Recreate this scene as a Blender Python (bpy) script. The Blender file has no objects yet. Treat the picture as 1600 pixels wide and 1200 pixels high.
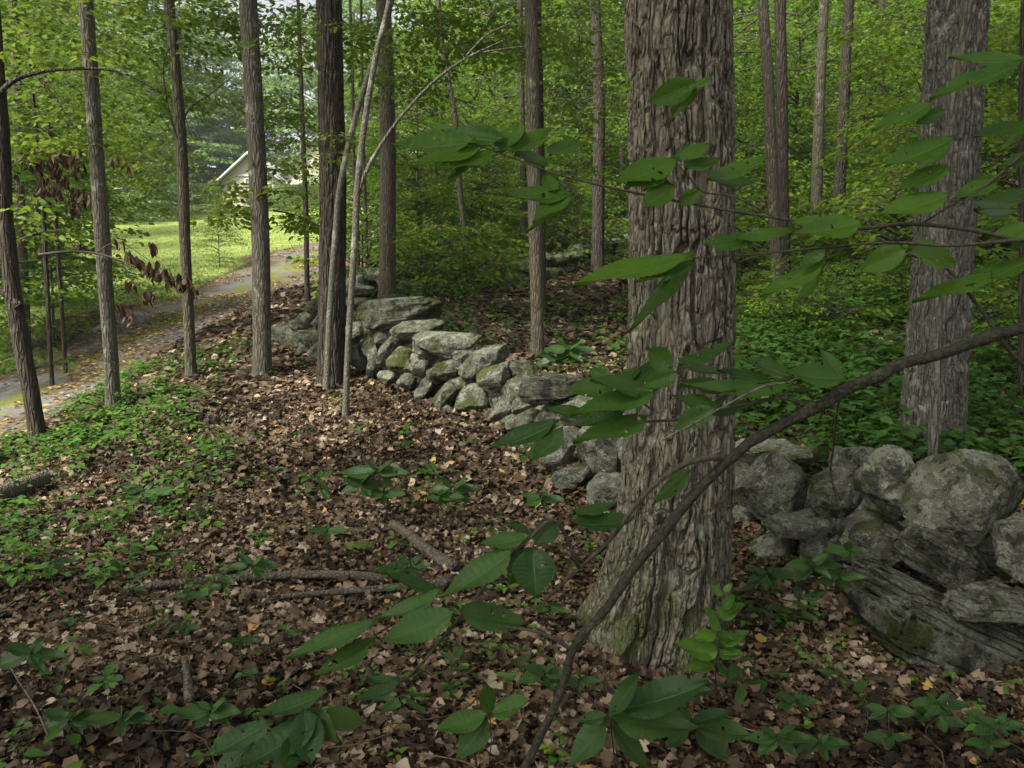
import bpy, math, random
import numpy as np

# ------------------------------------------------------------------ camera, sky, sun, exposure
S = bpy.context.scene
C = S.collection
FPX, PITCH, EYE = 1232.0, math.radians(7.9), 1.65
cam = bpy.data.objects.new('camera', bpy.data.cameras.new('camera')); C.objects.link(cam)
cam.location = (0, 0, EYE); cam.rotation_euler = (math.pi / 2 - PITCH, 0, 0)
cam.data.sensor_width = 36; cam.data.lens = 36 * FPX / 1600
cam.data.clip_start = 0.05; cam.data.clip_end = 3000
S.camera = cam

SUN_EL, SUN_AZ = math.radians(50), math.radians(-130)      # azimuth from +Y towards +X: light comes from the left
W = bpy.data.worlds.new("World"); S.world = W; W.use_nodes = True
nt = W.node_tree; nt.nodes.clear()
sky = nt.nodes.new('ShaderNodeTexSky'); sky.sky_type = 'NISHITA'; sky.sun_disc = False
sky.sun_elevation = SUN_EL; sky.sun_rotation = SUN_AZ; sky.dust_density = 4; sky.ozone_density = 1
bw = nt.nodes.new('ShaderNodeRGBToBW'); mx = nt.nodes.new('ShaderNodeMix'); mx.data_type = 'RGBA'
mx.inputs[0].default_value = 0.85                         # overcast: mostly grey-white
bg = nt.nodes.new('ShaderNodeBackground'); bg.inputs[1].default_value = 0.08
wo = nt.nodes.new('ShaderNodeOutputWorld')
nt.links.new(sky.outputs[0], bw.inputs[0]); nt.links.new(sky.outputs[0], mx.inputs[6])
nt.links.new(bw.outputs[0], mx.inputs[7]); nt.links.new(mx.outputs[2], bg.inputs[0]); nt.links.new(bg.outputs[0], wo.inputs[0])
sl = bpy.data.lights.new('sun', 'SUN'); sl.energy = 3.0; sl.angle = math.radians(16); sl.color = (1.0, 0.96, 0.88)
so = bpy.data.objects.new('sun', sl); C.objects.link(so)
so.rotation_euler = (math.pi / 2 - SUN_EL, 0, math.pi - SUN_AZ)
S.view_settings.view_transform = 'Standard'; S.view_settings.look = 'None'
S.view_settings.exposure = 2.1; S.view_settings.gamma = 1; S.view_settings.use_curve_mapping = False
S.render.engine = 'CYCLES'
cy = S.cycles
cy.max_bounces = 7; cy.diffuse_bounces = 4; cy.glossy_bounces = 2; cy.transmission_bounces = 5; cy.transparent_max_bounces = 8
cy.sample_clamp_indirect = 8; cy.use_denoising = True; cy.caustics_reflective = False; cy.caustics_refractive = False

R = np.random.default_rng(7)
rnd = random.Random(11)
V3 = lambda *a: np.array(a, float)
def nrm(a): return a / np.maximum(np.linalg.norm(a, axis=-1, keepdims=True), 1e-9)

# ------------------------------------------------------------------ noise
def _h(ix, iy, iz, s):
    h = (ix.astype(np.uint32) * np.uint32(374761393) + iy.astype(np.uint32) * np.uint32(668265263)
         + iz.astype(np.uint32) * np.uint32(2147483647) + np.uint32((s * 974711 + 12345) & 0xffffffff))
    h = (h ^ (h >> np.uint32(13))) * np.uint32(1274126177)
    h = (h ^ (h >> np.uint32(16))) * np.uint32(2246822519)
    return ((h ^ (h >> np.uint32(15))) & np.uint32(0xffffff)).astype(float) / 0xffffff
def vnoise(p, s=0):
    f = np.floor(p); t = p - f; t = t * t * t * (t * (t * 6 - 15) + 10); i = f.astype(np.int64)
    o = 0
    for a in (0, 1):
        for b in (0, 1):
            for c in (0, 1):
                w = (t[:, 0] if a else 1 - t[:, 0]) * (t[:, 1] if b else 1 - t[:, 1]) * (t[:, 2] if c else 1 - t[:, 2])
                o = o + w * _h(i[:, 0] + a, i[:, 1] + b, i[:, 2] + c, s)
    return o
def fbm(p, octv=4, s=0, gain=0.5):
    a, o, n = 1.0, 0, 0
    for k in range(octv):
        o = o + a * vnoise(p * 2.03 ** k + k * 17.3, s + k); n += a; a *= gain
    return o / n

# ------------------------------------------------------------------ lens helpers (estimate where things stand from the photo)
CP, SP = math.cos(PITCH), math.sin(PITCH)
def ray(px, py):
    v = (600 - py) / FPX
    return V3((px - 800) / FPX, CP + v * SP, v * CP - SP)
def P(px, py, d):
    r = ray(px, py); return V3(0, 0, EYE) + r * (d / r[1])

# ------------------------------------------------------------------ terrain
CTRL = [(800,1190,2.62),(0,1190,2.65),(400,1190,2.6),(1200,1190,2.75),(1590,1190,2.85),
        (1050,1005,3.6),(1500,1070,3.4),(1380,985,3.65),(1250,895,4.15),(1160,860,4.5),(930,775,5.4),(860,715,6.1),(780,665,7.0),(670,650,7.8),
        (560,590,9.2),(500,580,10.0),(450,545,11),
        (0,920,4.3),(300,920,4.3),(600,880,4.6),(0,780,6.6),(250,760,6.3),(550,720,6.4),(140,690,7.8),(400,620,8.6),
        (60,690,7.9),(178,640,8.6),(298,585,9.9),(410,585,9.6),
        (0,692,8.4),(0,600,12.8),(150,545,14.6),(330,540,12.2),(280,470,20.3),(430,460,18.5),(440,400,28),(490,388,31),
        (200,420,25),(200,350,44),(350,345,45),(450,345,46),(380,322,60),(460,322,60),(100,480,18),(0,560,14.8),(0,480,20),(320,410,27),
        (605,465,14),(700,457,15.8),(560,470,13.5),(838,555,9.5),(830,442,18),(980,400,23),(900,460,14.5),(980,560,8.8),(870,600,7.4),(1200,490,12),
        (1280,352,20),(1450,700,5.8),(1300,620,6.9),(1590,640,7.0),(1560,400,14),(1400,500,9.6),(1180,690,5.6),(1590,760,5.0),(1120,440,15),(720,395,30),(860,380,32)]
cw = [P(*c) for c in CTRL]
cw += [V3(*p) for p in ((-5,-4,0),(5,-4,0),(0,-1,0),(0,1,0),(-12,0,-.6),(-14,6,-.5),(12,-2,.6),(9,4,.9),(14,8,2.2),(16,20,4.3),(24,30,6.5),(12,32,5),(10,45,6),(0,45,4.6),
        (-30,20,.8),(-30,40,4.2),(-40,62,7.2),(0,70,7.4),(30,60,8.5),(-20,90,8.6),(30,110,9),(-60,100,8),(0,130,9),(-70,20,.5),(70,20,7),(60,80,10),(-70,-30,-1),(60,-40,2),(0,-50,0))]
cw = np.array(cw)
def _phi(r2): return r2 * np.log(r2 + 1e-9) * 0.5
_n = len(cw); _K = np.zeros((_n + 3, _n + 3))
_d2 = ((cw[:, None, :2] - cw[None, :, :2]) ** 2).sum(-1)
_K[:_n, :_n] = _phi(_d2) + np.eye(_n) * 1.2; _K[:_n, _n] = 1; _K[:_n, _n + 1:] = cw[:, :2]
_K[_n:, :_n] = _K[:_n, _n:].T
_w = np.linalg.solve(_K, np.concatenate([cw[:, 2], [0, 0, 0]]))
def ground(x, y):
    x = np.atleast_1d(np.asarray(x, float)); y = np.atleast_1d(np.asarray(y, float))
    xc = np.clip(x, -85, 85); yc = np.clip(y, -60, 140)
    z = np.zeros(len(x))
    for a in range(0, len(x), 20000):
        q = np.stack([xc[a:a+20000], yc[a:a+20000]], 1)
        z[a:a+20000] = _phi(((q[:, None] - cw[None, :, :2]) ** 2).sum(-1)) @ _w[:_n] + _w[_n] + q @ _w[_n + 1:]
    p = np.stack([x, y, 0 * x], 1)
    return z + (fbm(p * 0.9, 3, 5) - 0.5) * 0.10 + (fbm(p * 5, 2, 9) - 0.5) * 0.03
def hit(px, py, lo=1.2, hi=90):
    d = np.geomspace(lo, hi, 900); r = ray(px, py)
    q = V3(0, 0, EYE)[None] + r[None] * (d / r[1])[:, None]
    below = np.where(q[:, 2] < ground(q[:, 0], q[:, 1]))[0]
    return q[below[0]] if len(below) else q[-1]
def gpt(x, y, dz=0): return V3(x, y, ground(x, y)[0] + dz)

# ------------------------------------------------------------------ mesh helpers
class MB:
    def __init__(s): s.v, s.f, s.t, s.n = [], [], [], 0
    def add(s, v, polys, tint=None):
        v = np.asarray(v, float).reshape(-1, 3)
        for p in (polys if isinstance(polys, list) else [polys]):
            p = np.asarray(p, int)
            s.f.append(p + s.n); s.t.append(np.full(len(p), 0.5) if tint is None else np.broadcast_to(np.asarray(tint, float), (len(p),)))
        s.v.append(v); s.n += len(v); return s
    def build(s, name, mat, parent=None, smooth=True, mesh_only=False):
        v = np.concatenate(s.v)
        if parent is not None: v = v - np.array(parent.get('_o', (0, 0, 0)))
        me = bpy.data.meshes.new(name); me.vertices.add(len(v)); me.vertices.foreach_set('co', v.astype(np.float32).ravel())
        li = np.concatenate([f.ravel() for f in s.f]); lt = np.concatenate([np.full(len(f), f.shape[1]) for f in s.f])
        me.loops.add(len(li)); me.loops.foreach_set('vertex_index', li.astype(np.int32))
        me.polygons.add(len(lt)); me.polygons.foreach_set('loop_start', (np.cumsum(lt) - lt).astype(np.int32))
        me.polygons.foreach_set('use_smooth', np.full(len(lt), smooth))
        me.update(calc_edges=True)
        a = me.attributes.new('tint', 'FLOAT', 'FACE'); a.data.foreach_set('value', np.concatenate(s.t).astype(np.float32))
        for m in (mat if isinstance(mat, (list, tuple)) else [mat]): me.materials.append(m)
        if mesh_only: return me
        o = bpy.data.objects.new(name, me); C.objects.link(o)
        if parent is not None: o.parent = parent
        return o
def tag(o, label=None, cat=None, group=None, kind=None):
    if label: o['label'] = label
    if cat: o['category'] = cat
    if group: o['group'] = group
    if kind: o['kind'] = kind
    return o
def thing(name, label, cat, loc, group=None):
    o = bpy.data.objects.new(name, None); C.objects.link(o); o.location = tuple(float(q) for q in loc)
    o.empty_display_size = .1; o['_o'] = [float(q) for q in loc]
    return tag(o, label, cat, group)
def smooth_path(pts, n):
    pts = np.asarray(pts, float)
    if len(pts) == 2:
        t = np.linspace(0, 1, n)[:, None]; return pts[0] * (1 - t) + pts[1] * t
    q = np.vstack([2 * pts[0] - pts[1], pts, 2 * pts[-1] - pts[-2]]); out = []
    for u in np.linspace(0, len(pts) - 1 - 1e-6, n):
        i = int(u); t = u - i; a, b, c, d = q[i:i + 4]
        out.append(.5 * ((2 * b) + (c - a) * t + (2 * a - 5 * b + 4 * c - d) * t * t + (3 * b - a - 3 * c + d) * t ** 3))
    return np.array(out)
def tube(mb, pts, rad, sides=8, disp=None, tint=None):
    pts = np.asarray(pts, float); n = len(pts); rad = np.broadcast_to(np.asarray(rad, float), (n,))
    tg = nrm(np.gradient(pts, axis=0))
    ref = V3(1, 0, 0) if abs(tg[:, 0].mean()) < .7 else V3(0, 1, 0)
    a = nrm(ref - tg * (tg @ ref)[:, None]); b = np.cross(tg, a)
    th = np.linspace(0, 2 * math.pi, sides, endpoint=False)
    rr = rad[:, None] * np.ones(sides)[None]
    dirs = a[:, None] * np.cos(th)[None, :, None] + b[:, None] * np.sin(th)[None, :, None]
    v = pts[:, None] + dirs * rr[..., None]
    if disp is not None: v = v + dirs * disp(v.reshape(-1, 3), th, rr).reshape(n, sides)[..., None]
    idx = np.arange(n * sides).reshape(n, sides); nx = np.roll(idx, -1, 1)
    q = np.stack([idx[:-1], nx[:-1], nx[1:], idx[1:]], -1).reshape(-1, 4)
    mb.add(np.vstack([v.reshape(-1, 3), pts[:1], pts[-1:]]),
           [q, np.stack([nx[0], idx[0], np.full(sides, n * sides)], 1), np.stack([idx[-1], nx[-1], np.full(sides, n * sides + 1)], 1)], tint)
# leaf templates in (along, across, up), unit length / half width one
LEAF4 = (V3([0,0,0],[.42,1,.18],[1,0,-.06],[.42,-1,.18]), [np.array([[0,1,2],[0,2,3]])])
LEAF8 = (V3([0,0,0],[.25,.78,.12],[.55,.9,.14],[1,0,-.12],[.25,-.78,.12],[.55,-.9,.14],[.3,0,.0],[.62,0,-.02]),
         [np.array([[0,6,1,1],[1,6,7,2],[0,4,6,6],[4,5,7,6]])[[1,3]], np.array([[0,6,1],[0,4,6],[2,7,3],[5,3,7]])])
def _leafn(st, w, fold=.16, droop=-.12):
    V_ = [(0, 0, 0)]; n = len(st)
    for t_, w_ in zip(st, w): V_ += [(t_, w_, fold * w_ + droop * t_ * t_), (t_, 0, droop * t_ * t_), (t_, -w_, fold * w_ + droop * t_ * t_)]
    V_.append((1, 0, droop)); tris = [(0, 2, 1), (0, 3, 2)]; quads = []
    for i in range(n - 1):
        a_ = 1 + 3 * i; quads += [(a_, a_ + 1, a_ + 4, a_ + 3), (a_ + 1, a_ + 2, a_ + 5, a_ + 4)]
    a_ = 1 + 3 * (n - 1); e = 1 + 3 * n; tris += [(a_, a_ + 1, e), (a_ + 1, a_ + 2, e)]
    return V3(*V_), [np.array(quads), np.array(tris)]
LEAF14 = _leafn((.10, .30, .55, .80), (.52, .96, .86, .42))
LEAFH = _leafn((.08, .28, .42, .5, .66, .82), (.7, 1.0, .80, .92, .62, .34))
def leaves(mb, base, dirv, up, L, Wd, tint, tpl=LEAF4, curl=0.0):
    """a lot of leaves at once: base points, pointing directions, up hints, lengths, widths"""
    n = len(base); d = nrm(dirv); s = nrm(np.cross(up, d)); u = np.cross(d, s)
    tv, tf = tpl; m = len(tv)
    L = np.broadcast_to(L, (n,)); Wd = np.broadcast_to(Wd, (n,))
    tvz = tv[None, :, 2] - np.broadcast_to(curl, (n,))[:, None] * tv[None, :, 0] ** 2
    v = base[:, None] + d[:, None] * (tv[None, :, 0] * L[:, None])[..., None] + s[:, None] * (tv[None, :, 1] * Wd[:, None] * .5)[..., None] \
        + u[:, None] * (tvz * Wd[:, None])[..., None]
    off = (np.arange(n) * m)[:, None, None]
    ts = np.broadcast_to(tint, (n,))
    st = mb.n
    mb.v.append(v.reshape(-1, 3)); mb.n += n * m
    for f in tf:
        mb.f.append((f[None] + off).reshape(-1, f.shape[1]) + st); mb.t.append(np.repeat(ts, len(f)))

# ------------------------------------------------------------------ materials
def mat(name):
    m = bpy.data.materials.new(name); m.use_nodes = True; t = m.node_tree; t.nodes.clear()
    return m, t
def N(t, kind, **kw):
    n = t.nodes.new(kind)
    for k, v in kw.items():
        if k[0] == 'i' and k[1:].isdigit(): n.inputs[int(k[1:])].default_value = v
        else: setattr(n, k, v)
    return n
def ramp(t, src, stops):
    r = t.nodes.new('ShaderNodeValToRGB'); e = r.color_ramp.elements
    while len(e) < len(stops): e.new(.5)
    for el, (p, c) in zip(e, stops): el.position = p; el.color = (*c, 1)
    t.links.new(src, r.inputs[0]); return r.outputs[0]
def framp(t, src, a, b, lo=0, hi=1):
    n = N(t, 'ShaderNodeMapRange', i1=a, i2=b, i3=lo, i4=hi); t.links.new(src, n.inputs[0]); return n.outputs[0]
def coords(t, scale=(1, 1, 1)):
    c = N(t, 'ShaderNodeTexCoord'); m = N(t, 'ShaderNodeMapping'); m.inputs[3].default_value = scale
    t.links.new(c.outputs['Object'], m.inputs[0]); return m.outputs[0]
def noise(t, vec, scale, detail=4, rough=.55, dist=0):
    n = N(t, 'ShaderNodeTexNoise'); n.inputs['Scale'].default_value = scale; n.inputs['Detail'].default_value = detail
    n.inputs['Roughness'].default_value = rough; n.inputs['Distortion'].default_value = dist
    t.links.new(vec, n.inputs['Vector']); return n.outputs['Fac']
def mixc(t, fac, a, b):
    m = N(t, 'ShaderNodeMix', data_type='RGBA')
    for s, v in ((0, fac), (6, a), (7, b)):
        if hasattr(v, 'default_value') or hasattr(v, 'links'): t.links.new(v, m.inputs[s])
        else: m.inputs[s].default_value = v if s == 0 else (*v, 1)
    return m.outputs[2]
def math_(t, op, a, b):
    m = N(t, 'ShaderNodeMath', operation=op)
    for s, v in ((0, a), (1, b)):
        if hasattr(v, 'links'): t.links.new(v, m.inputs[s])
        else: m.inputs[s].default_value = v
    return m.outputs[0]
def finish(t, col, rough=.8, height=None, dist=.01, strength=1, spec=.3, trans=None, transcol=None):
    b = N(t, 'ShaderNodeBsdfPrincipled'); b.inputs['Specular IOR Level'].default_value = spec * SPEC
    if hasattr(col, 'links'): t.links.new(col, b.inputs['Base Color'])
    else: b.inputs['Base Color'].default_value = (*col, 1)
    if hasattr(rough, 'links'): t.links.new(rough, b.inputs['Roughness'])
    else: b.inputs['Roughness'].default_value = rough
    if height is not None:
        bp = N(t, 'ShaderNodeBump'); bp.inputs['Strength'].default_value = strength; bp.inputs['Distance'].default_value = dist
        t.links.new(height, bp.inputs['Height']); t.links.new(bp.outputs[0], b.inputs['Normal'])
    o = N(t, 'ShaderNodeOutputMaterial'); out = b.outputs[0]
    if trans:
        tr = N(t, 'ShaderNodeBsdfTranslucent'); ms = N(t, 'ShaderNodeMixShader', i0=trans)
        if transcol is None: transcol = col
        t.links.new(transcol, tr.inputs[0]); t.links.new(b.outputs[0], ms.inputs[1]); t.links.new(tr.outputs[0], ms.inputs[2]); out = ms.outputs[0]
    t.links.new(out, o.inputs[0])
def tint_of(t): return N(t, 'ShaderNodeAttribute', attribute_name='tint').outputs['Fac']
def leaf_mat(name, stops, trans=.4, rough=.5, spec=.35, boost=1.5, obj_var=.0):
    m, t = mat(name); src = tint_of(t)
    if obj_var:
        oi = N(t, 'ShaderNodeObjectInfo'); a = framp(t, oi.outputs['Random'], 0, 1, -obj_var, obj_var); src = math_(t, 'ADD', src, a)
    c = ramp(t, src, stops); tc = mixc(t, .5, c, (.16, .24, .02)) if boost else c
    finish(t, c, rough, spec=spec, trans=trans, transcol=tc); return m
def bark_mat(name, dark, light, sx=14, sz=2.0, dist=.012, lichen=None, moss=False, lich_amt=.62):
    m, t = mat(name); c = coords(t, (1, 1, sz / sx)); raw = coords(t)
    w = noise(t, c, sx * .5, 3); 
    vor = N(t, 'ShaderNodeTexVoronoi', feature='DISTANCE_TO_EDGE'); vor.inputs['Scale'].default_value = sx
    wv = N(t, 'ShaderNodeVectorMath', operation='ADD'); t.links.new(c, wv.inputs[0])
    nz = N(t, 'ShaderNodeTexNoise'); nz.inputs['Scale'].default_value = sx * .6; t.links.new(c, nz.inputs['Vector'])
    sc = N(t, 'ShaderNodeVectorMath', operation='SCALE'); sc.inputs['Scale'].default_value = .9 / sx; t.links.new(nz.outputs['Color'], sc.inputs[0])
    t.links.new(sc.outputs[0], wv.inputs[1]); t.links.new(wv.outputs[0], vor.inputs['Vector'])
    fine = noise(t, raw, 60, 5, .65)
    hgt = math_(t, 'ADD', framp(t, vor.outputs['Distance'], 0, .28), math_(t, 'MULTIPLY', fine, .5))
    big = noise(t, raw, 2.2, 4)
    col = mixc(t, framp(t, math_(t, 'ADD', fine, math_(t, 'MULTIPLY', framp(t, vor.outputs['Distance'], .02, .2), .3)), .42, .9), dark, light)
    col = mixc(t, framp(t, big, .35, .7, 0, .55), col, tuple(q * .75 for q in light))
    if lichen:
        lf = framp(t, noise(t, raw, 5, 6, .7), lich_amt - .04, lich_amt + .08)
        col = mixc(t, lf, col, lichen)
    if moss:
        sep = N(t, 'ShaderNodeSeparateXYZ'); t.links.new(raw, sep.inputs[0])
        mf = math_(t, 'MULTIPLY', framp(t, sep.outputs[2], .75, .0), framp(t, noise(t, raw, 6, 5, .65), .46, .6))
        col = mixc(t, mf, col, (.045, .055, .012))
    finish(t, col, .88, hgt, dist, 1, .2); return m

SPEC = .45
M = {}
M['bark_big'] = bark_mat('furrowed_bark', (.032, .028, .02), (.185, .168, .121), 44, 10, .009, (.20, .205, .15), True, .60)
M['bark_right'] = bark_mat('plated_bark', (.042, .039, .03), (.155, .149, .118), 34, 8, .014, (.28, .285, .23), False, .60)
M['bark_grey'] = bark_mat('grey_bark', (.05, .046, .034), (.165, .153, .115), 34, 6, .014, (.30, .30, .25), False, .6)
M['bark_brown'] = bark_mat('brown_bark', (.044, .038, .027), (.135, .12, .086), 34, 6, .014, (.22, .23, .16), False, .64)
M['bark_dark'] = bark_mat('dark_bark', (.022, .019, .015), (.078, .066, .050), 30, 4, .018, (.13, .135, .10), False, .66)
M['bark_pale'] = bark_mat('pale_bark', (.05, .046, .034), (.145, .135, .102), 40, 20, .004, (.24, .24, .19), False, .58)
M['twig'] = bark_mat('twig_bark', (.035, .03, .022), (.085, .075, .055), 60, 30, .0008, (.12, .13, .09), False, .66)
M['branch'] = bark_mat('smooth_branch_bark', (.018, .016, .011), (.05, .048, .033), 70, 70, .0012, (.13, .14, .10), False, .62)
M['log'] = bark_mat('rotten_log', (.032, .026, .019), (.115, .096, .072), 34, 34, .006, (.22, .22, .17), False, .62)

G1 = [(0, (.024, .066, .007)), (.3, (.050, .115, .010)), (.6, (.085, .165, .012)), (.85, (.145, .220, .015)), (1, (.21, .22, .022))]
M['leaf_wood'] = leaf_mat('understorey_leaves', G1, .48, .5, .4, obj_var=.16)
M['leaf_canopy'] = leaf_mat('canopy_leaves', [(0, (.02, .06, .008)), (.6, (.04, .10, .012)), (1, (.08, .14, .016))], .4, .5)
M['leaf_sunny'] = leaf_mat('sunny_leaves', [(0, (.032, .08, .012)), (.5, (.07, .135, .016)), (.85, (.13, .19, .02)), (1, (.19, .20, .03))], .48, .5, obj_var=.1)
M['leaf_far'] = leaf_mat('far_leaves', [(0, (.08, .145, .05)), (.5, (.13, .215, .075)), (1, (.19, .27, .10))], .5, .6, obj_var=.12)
M['herb'] = leaf_mat('herb_leaves', [(0, (.024, .068, .011)), (.5, (.052, .125, .018)), (.85, (.10, .185, .022)), (1, (.18, .20, .025))], .33, .5, .4)
M['leaf_dead'] = leaf_mat('withered_leaves', [(0, (.025, .013, .008)), (.6, (.055, .029, .018)), (1, (.10, .058, .034))], .25, .6, .3, boost=0)
M['litter'] = leaf_mat('dry_leaves', [(0, (.016, .011, .007)), (.3, (.044, .030, .017)), (.6, (.112, .073, .042)), (.86, (.225, .160, .102)), (.96, (.31, .25, .175)), (1, (.36, .21, .03))], .18, .55, .35, boost=0)
M['drive_leaf'] = leaf_mat('drive_leaves', [(0, (.08, .05, .03)), (.4, (.20, .13, .06)), (.75, (.38, .26, .06)), (1, (.45, .33, .10))], .18, .55, .3, boost=0)
M['grass'] = leaf_mat('grass_blades', [(0, (.11, .165, .03)), (.5, (.18, .245, .05)), (.85, (.26, .30, .08)), (1, (.34, .32, .13))], .4, .6, .2)

def big_leaf_mat(name, col, col2, vein):
    m, t = mat(name); uv = N(t, 'ShaderNodeUVMap'); sep = N(t, 'ShaderNodeSeparateXYZ'); t.links.new(uv.outputs[0], sep.inputs[0])
    u, v = sep.outputs[0], sep.outputs[1]                         # u along, v across -1..1
    av = math_(t, 'ABSOLUTE', v, 0)
    ph = math_(t, 'SUBTRACT', math_(t, 'MULTIPLY', u, 11), math_(t, 'MULTIPLY', av, 2.6))
    fr = math_(t, 'ABSOLUTE', math_(t, 'SUBTRACT', math_(t, 'FRACT', ph, 0), .5), 0)
    lat = framp(t, fr, .06, .0); mid = framp(t, av, .055, .015)
    vf = math_(t, 'MAXIMUM', math_(t, 'MULTIPLY', lat, .38), math_(t, 'MULTIPLY', mid, .9))
    raw = coords(t); nz = noise(t, raw, 14, 5, .6); base = mixc(t, framp(t, math_(t, 'ADD', nz, math_(t, 'SUBTRACT', tint_of(t), .5)), .25, .75), col, col2)
    spot = framp(t, noise(t, raw, 60, 3, .5), .655, .70)
    base = mixc(t, math_(t, 'MULTIPLY', spot, .7), base, (.10, .07, .025))
    c = mixc(t, vf, base, vein)
    h = math_(t, 'SUBTRACT', noise(t, raw, 120, 3), math_(t, 'MULTIPLY', vf, .6))
    finish(t, c, .42, h, .0012, .8, .6, .42, mixc(t, .5, c, (.12, .20, .02))); return m
M['big_leaf'] = big_leaf_mat('broad_leaf_surface', (.022, .062, .010), (.054, .118, .017), (.08, .145, .034))
M['big_leaf_light'] = big_leaf_mat('young_leaf_surface', (.032, .088, .008), (.072, .150, .013), (.10, .175, .024))
M['big_leaf_blue'] = big_leaf_mat('dull_leaf_surface', (.022, .062, .015), (.052, .112, .023), (.082, .14, .04))
M['seed_leaf'] = big_leaf_mat('seedling_leaf_surface', (.022, .060, .012), (.042, .095, .019), (.07, .125, .034))

def stone_mat():
    m, t = mat('lichened_stone'); raw = coords(t); oi = N(t, 'ShaderNodeObjectInfo')
    off = N(t, 'ShaderNodeVectorMath', operation='ADD'); t.links.new(raw, off.inputs[0])
    sc = math_(t, 'MULTIPLY', oi.outputs['Random'], 40); t.links.new(sc, off.inputs[1]); c = off.outputs[0]
    n1 = noise(t, c, 6, 8, .7, .5); n2 = noise(t, c, 17, 8, .72, .25); n3 = noise(t, c, 48, 6, .72); n4 = noise(t, c, 2.6, 5, .65); n5 = noise(t, c, 8, 9, .70, .3)
    base = ramp(t, n1, [(.3, (.07, .07, .048)), (.48, (.155, .155, .112)), (.7, (.235, .235, .172))])
    lich = framp(t, n2, .53, .56); base = mixc(t, math_(t, 'MULTIPLY', lich, .85), base, (.36, .375, .285))
    lic2 = framp(t, n5, .54, .57); base = mixc(t, math_(t, 'MULTIPLY', lic2, .7), base, (.30, .315, .235))
    dark = framp(t, n5, .46, .41); base = mixc(t, math_(t, 'MULTIPLY', dark, .8), base, (.038, .040, .028))
    dk2 = framp(t, n3, .44, .37); base = mixc(t, math_(t, 'MULTIPLY', dk2, .7), base, (.03, .032, .024))
    moss = framp(t, math_(t, 'ADD', n4, math_(t, 'MULTIPLY', n2, .5)), .79, .84); base = mixc(t, math_(t, 'MULTIPLY', moss, .85), base, (.07, .085, .018))
    tone = framp(t, oi.outputs['Random'], 0, 1, .72, 1.15)
    hs = N(t, 'ShaderNodeHueSaturation'); t.links.new(tone, hs.inputs['Value']); t.links.new(base, hs.inputs['Color'])
    la = N(t, 'ShaderNodeAttribute', attribute_name='lay').outputs['Fac']; cx = N(t, 'ShaderNodeCombineXYZ'); t.links.new(math_(t, 'ADD', la, math_(t, 'MULTIPLY', n1, .5)), cx.inputs[0])
    ln = noise(t, cx.outputs[0], 3.2, 6, .75); isl = math_(t, 'GREATER_THAN', la, 1)
    h = math_(t, 'ADD', math_(t, 'ADD', n2, math_(t, 'MULTIPLY', n3, .5)), math_(t, 'MULTIPLY', n5, 1.6)); h = math_(t, 'ADD', h, math_(t, 'MULTIPLY', math_(t, 'MULTIPLY', ln, isl), 3.5))
    finish(t, hs.outputs[0], .95, h, .06, 1, .1); return m
M['stone'] = stone_mat()

def ground_mat():
    m, t = mat('forest_floor'); c = coords(t); at = N(t, 'ShaderNodeAttribute', attribute_name='field').outputs['Fac']
    v = N(t, 'ShaderNodeTexVoronoi'); v.inputs['Scale'].default_value = 16; 
    wv = N(t, 'ShaderNodeVectorMath', operation='ADD'); nz = N(t, 'ShaderNodeTexNoise'); nz.inputs['Scale'].default_value = 14
    t.links.new(c, nz.inputs['Vector']); sc = N(t, 'ShaderNodeVectorMath', operation='SCALE'); sc.inputs['Scale'].default_value = .12
    t.links.new(nz.outputs['Color'], sc.inputs[0]); t.links.new(c, wv.inputs[0]); t.links.new(sc.outputs[0], wv.inputs[1]); t.links.new(wv.outputs[0], v.inputs['Vector'])
    sp = N(t, 'ShaderNodeSeparateColor'); t.links.new(v.outputs['Color'], sp.inputs[0])
    lit = ramp(t, sp.outputs[0], [(0, (.02, .012, .008)), (.4, (.05, .03, .018)), (.75, (.11, .07, .04)), (1, (.18, .12, .07))])
    soil = mixc(t, framp(t, noise(t, c, 1.3, 5), .4, .65, 0, .75), lit, (.04, .028, .018))
    g = ramp(t, noise(t, c, 2.5, 6, .65), [(.3, (.10, .15, .03)), (.5, (.17, .225, .05)), (.62, (.26, .27, .10)), (.75, (.30, .26, .14))])
    col = mixc(t, at, soil, g)
    h = math_(t, 'ADD', v.outputs['Distance'], noise(t, c, 40, 4)); finish(t, col, .9, h, .03, 1, .15); return m
M['ground'] = ground_mat()
def drive_mat():
    m, t = mat('gravel_drive'); c = coords(t); x = N(t, 'ShaderNodeAttribute', attribute_name='across').outputs['Fac']
    n = noise(t, c, 1.1, 5, .6); xw = math_(t, 'ADD', x, framp(t, n, .3, .7, -.35, .35))
    grav = ramp(t, noise(t, c, 26, 6, .75), [(.25, (.06, .057, .054)), (.5, (.125, .12, .113)), (.75, (.21, .20, .19))])
    dirt = ramp(t, noise(t, c, 9, 6, .7), [(.3, (.05, .036, .024)), (.6, (.12, .088, .056)), (.8, (.19, .14, .085))])
    green = ramp(t, noise(t, c, 12, 5, .7), [(.3, (.06, .08, .015)), (.7, (.16, .17, .035))])
    ax = math_(t, 'ABSOLUTE', xw, 0)
    mid = framp(t, ax, .30, .10); edge = framp(t, ax, .72, .92)
    col = mixc(t, framp(t, noise(t, c, .7, 4), .42, .62, 0, .8), grav, dirt)
    col = mixc(t, math_(t, 'MULTIPLY', mid, framp(t, noise(t, c, 1.7, 4), .35, .55)), col, green)
    col = mixc(t, edge, col, dirt)
    finish(t, col, .92, noise(t, c, 45, 5, .7), .02, 1, .15); return m
M['drive'] = drive_mat()
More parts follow.
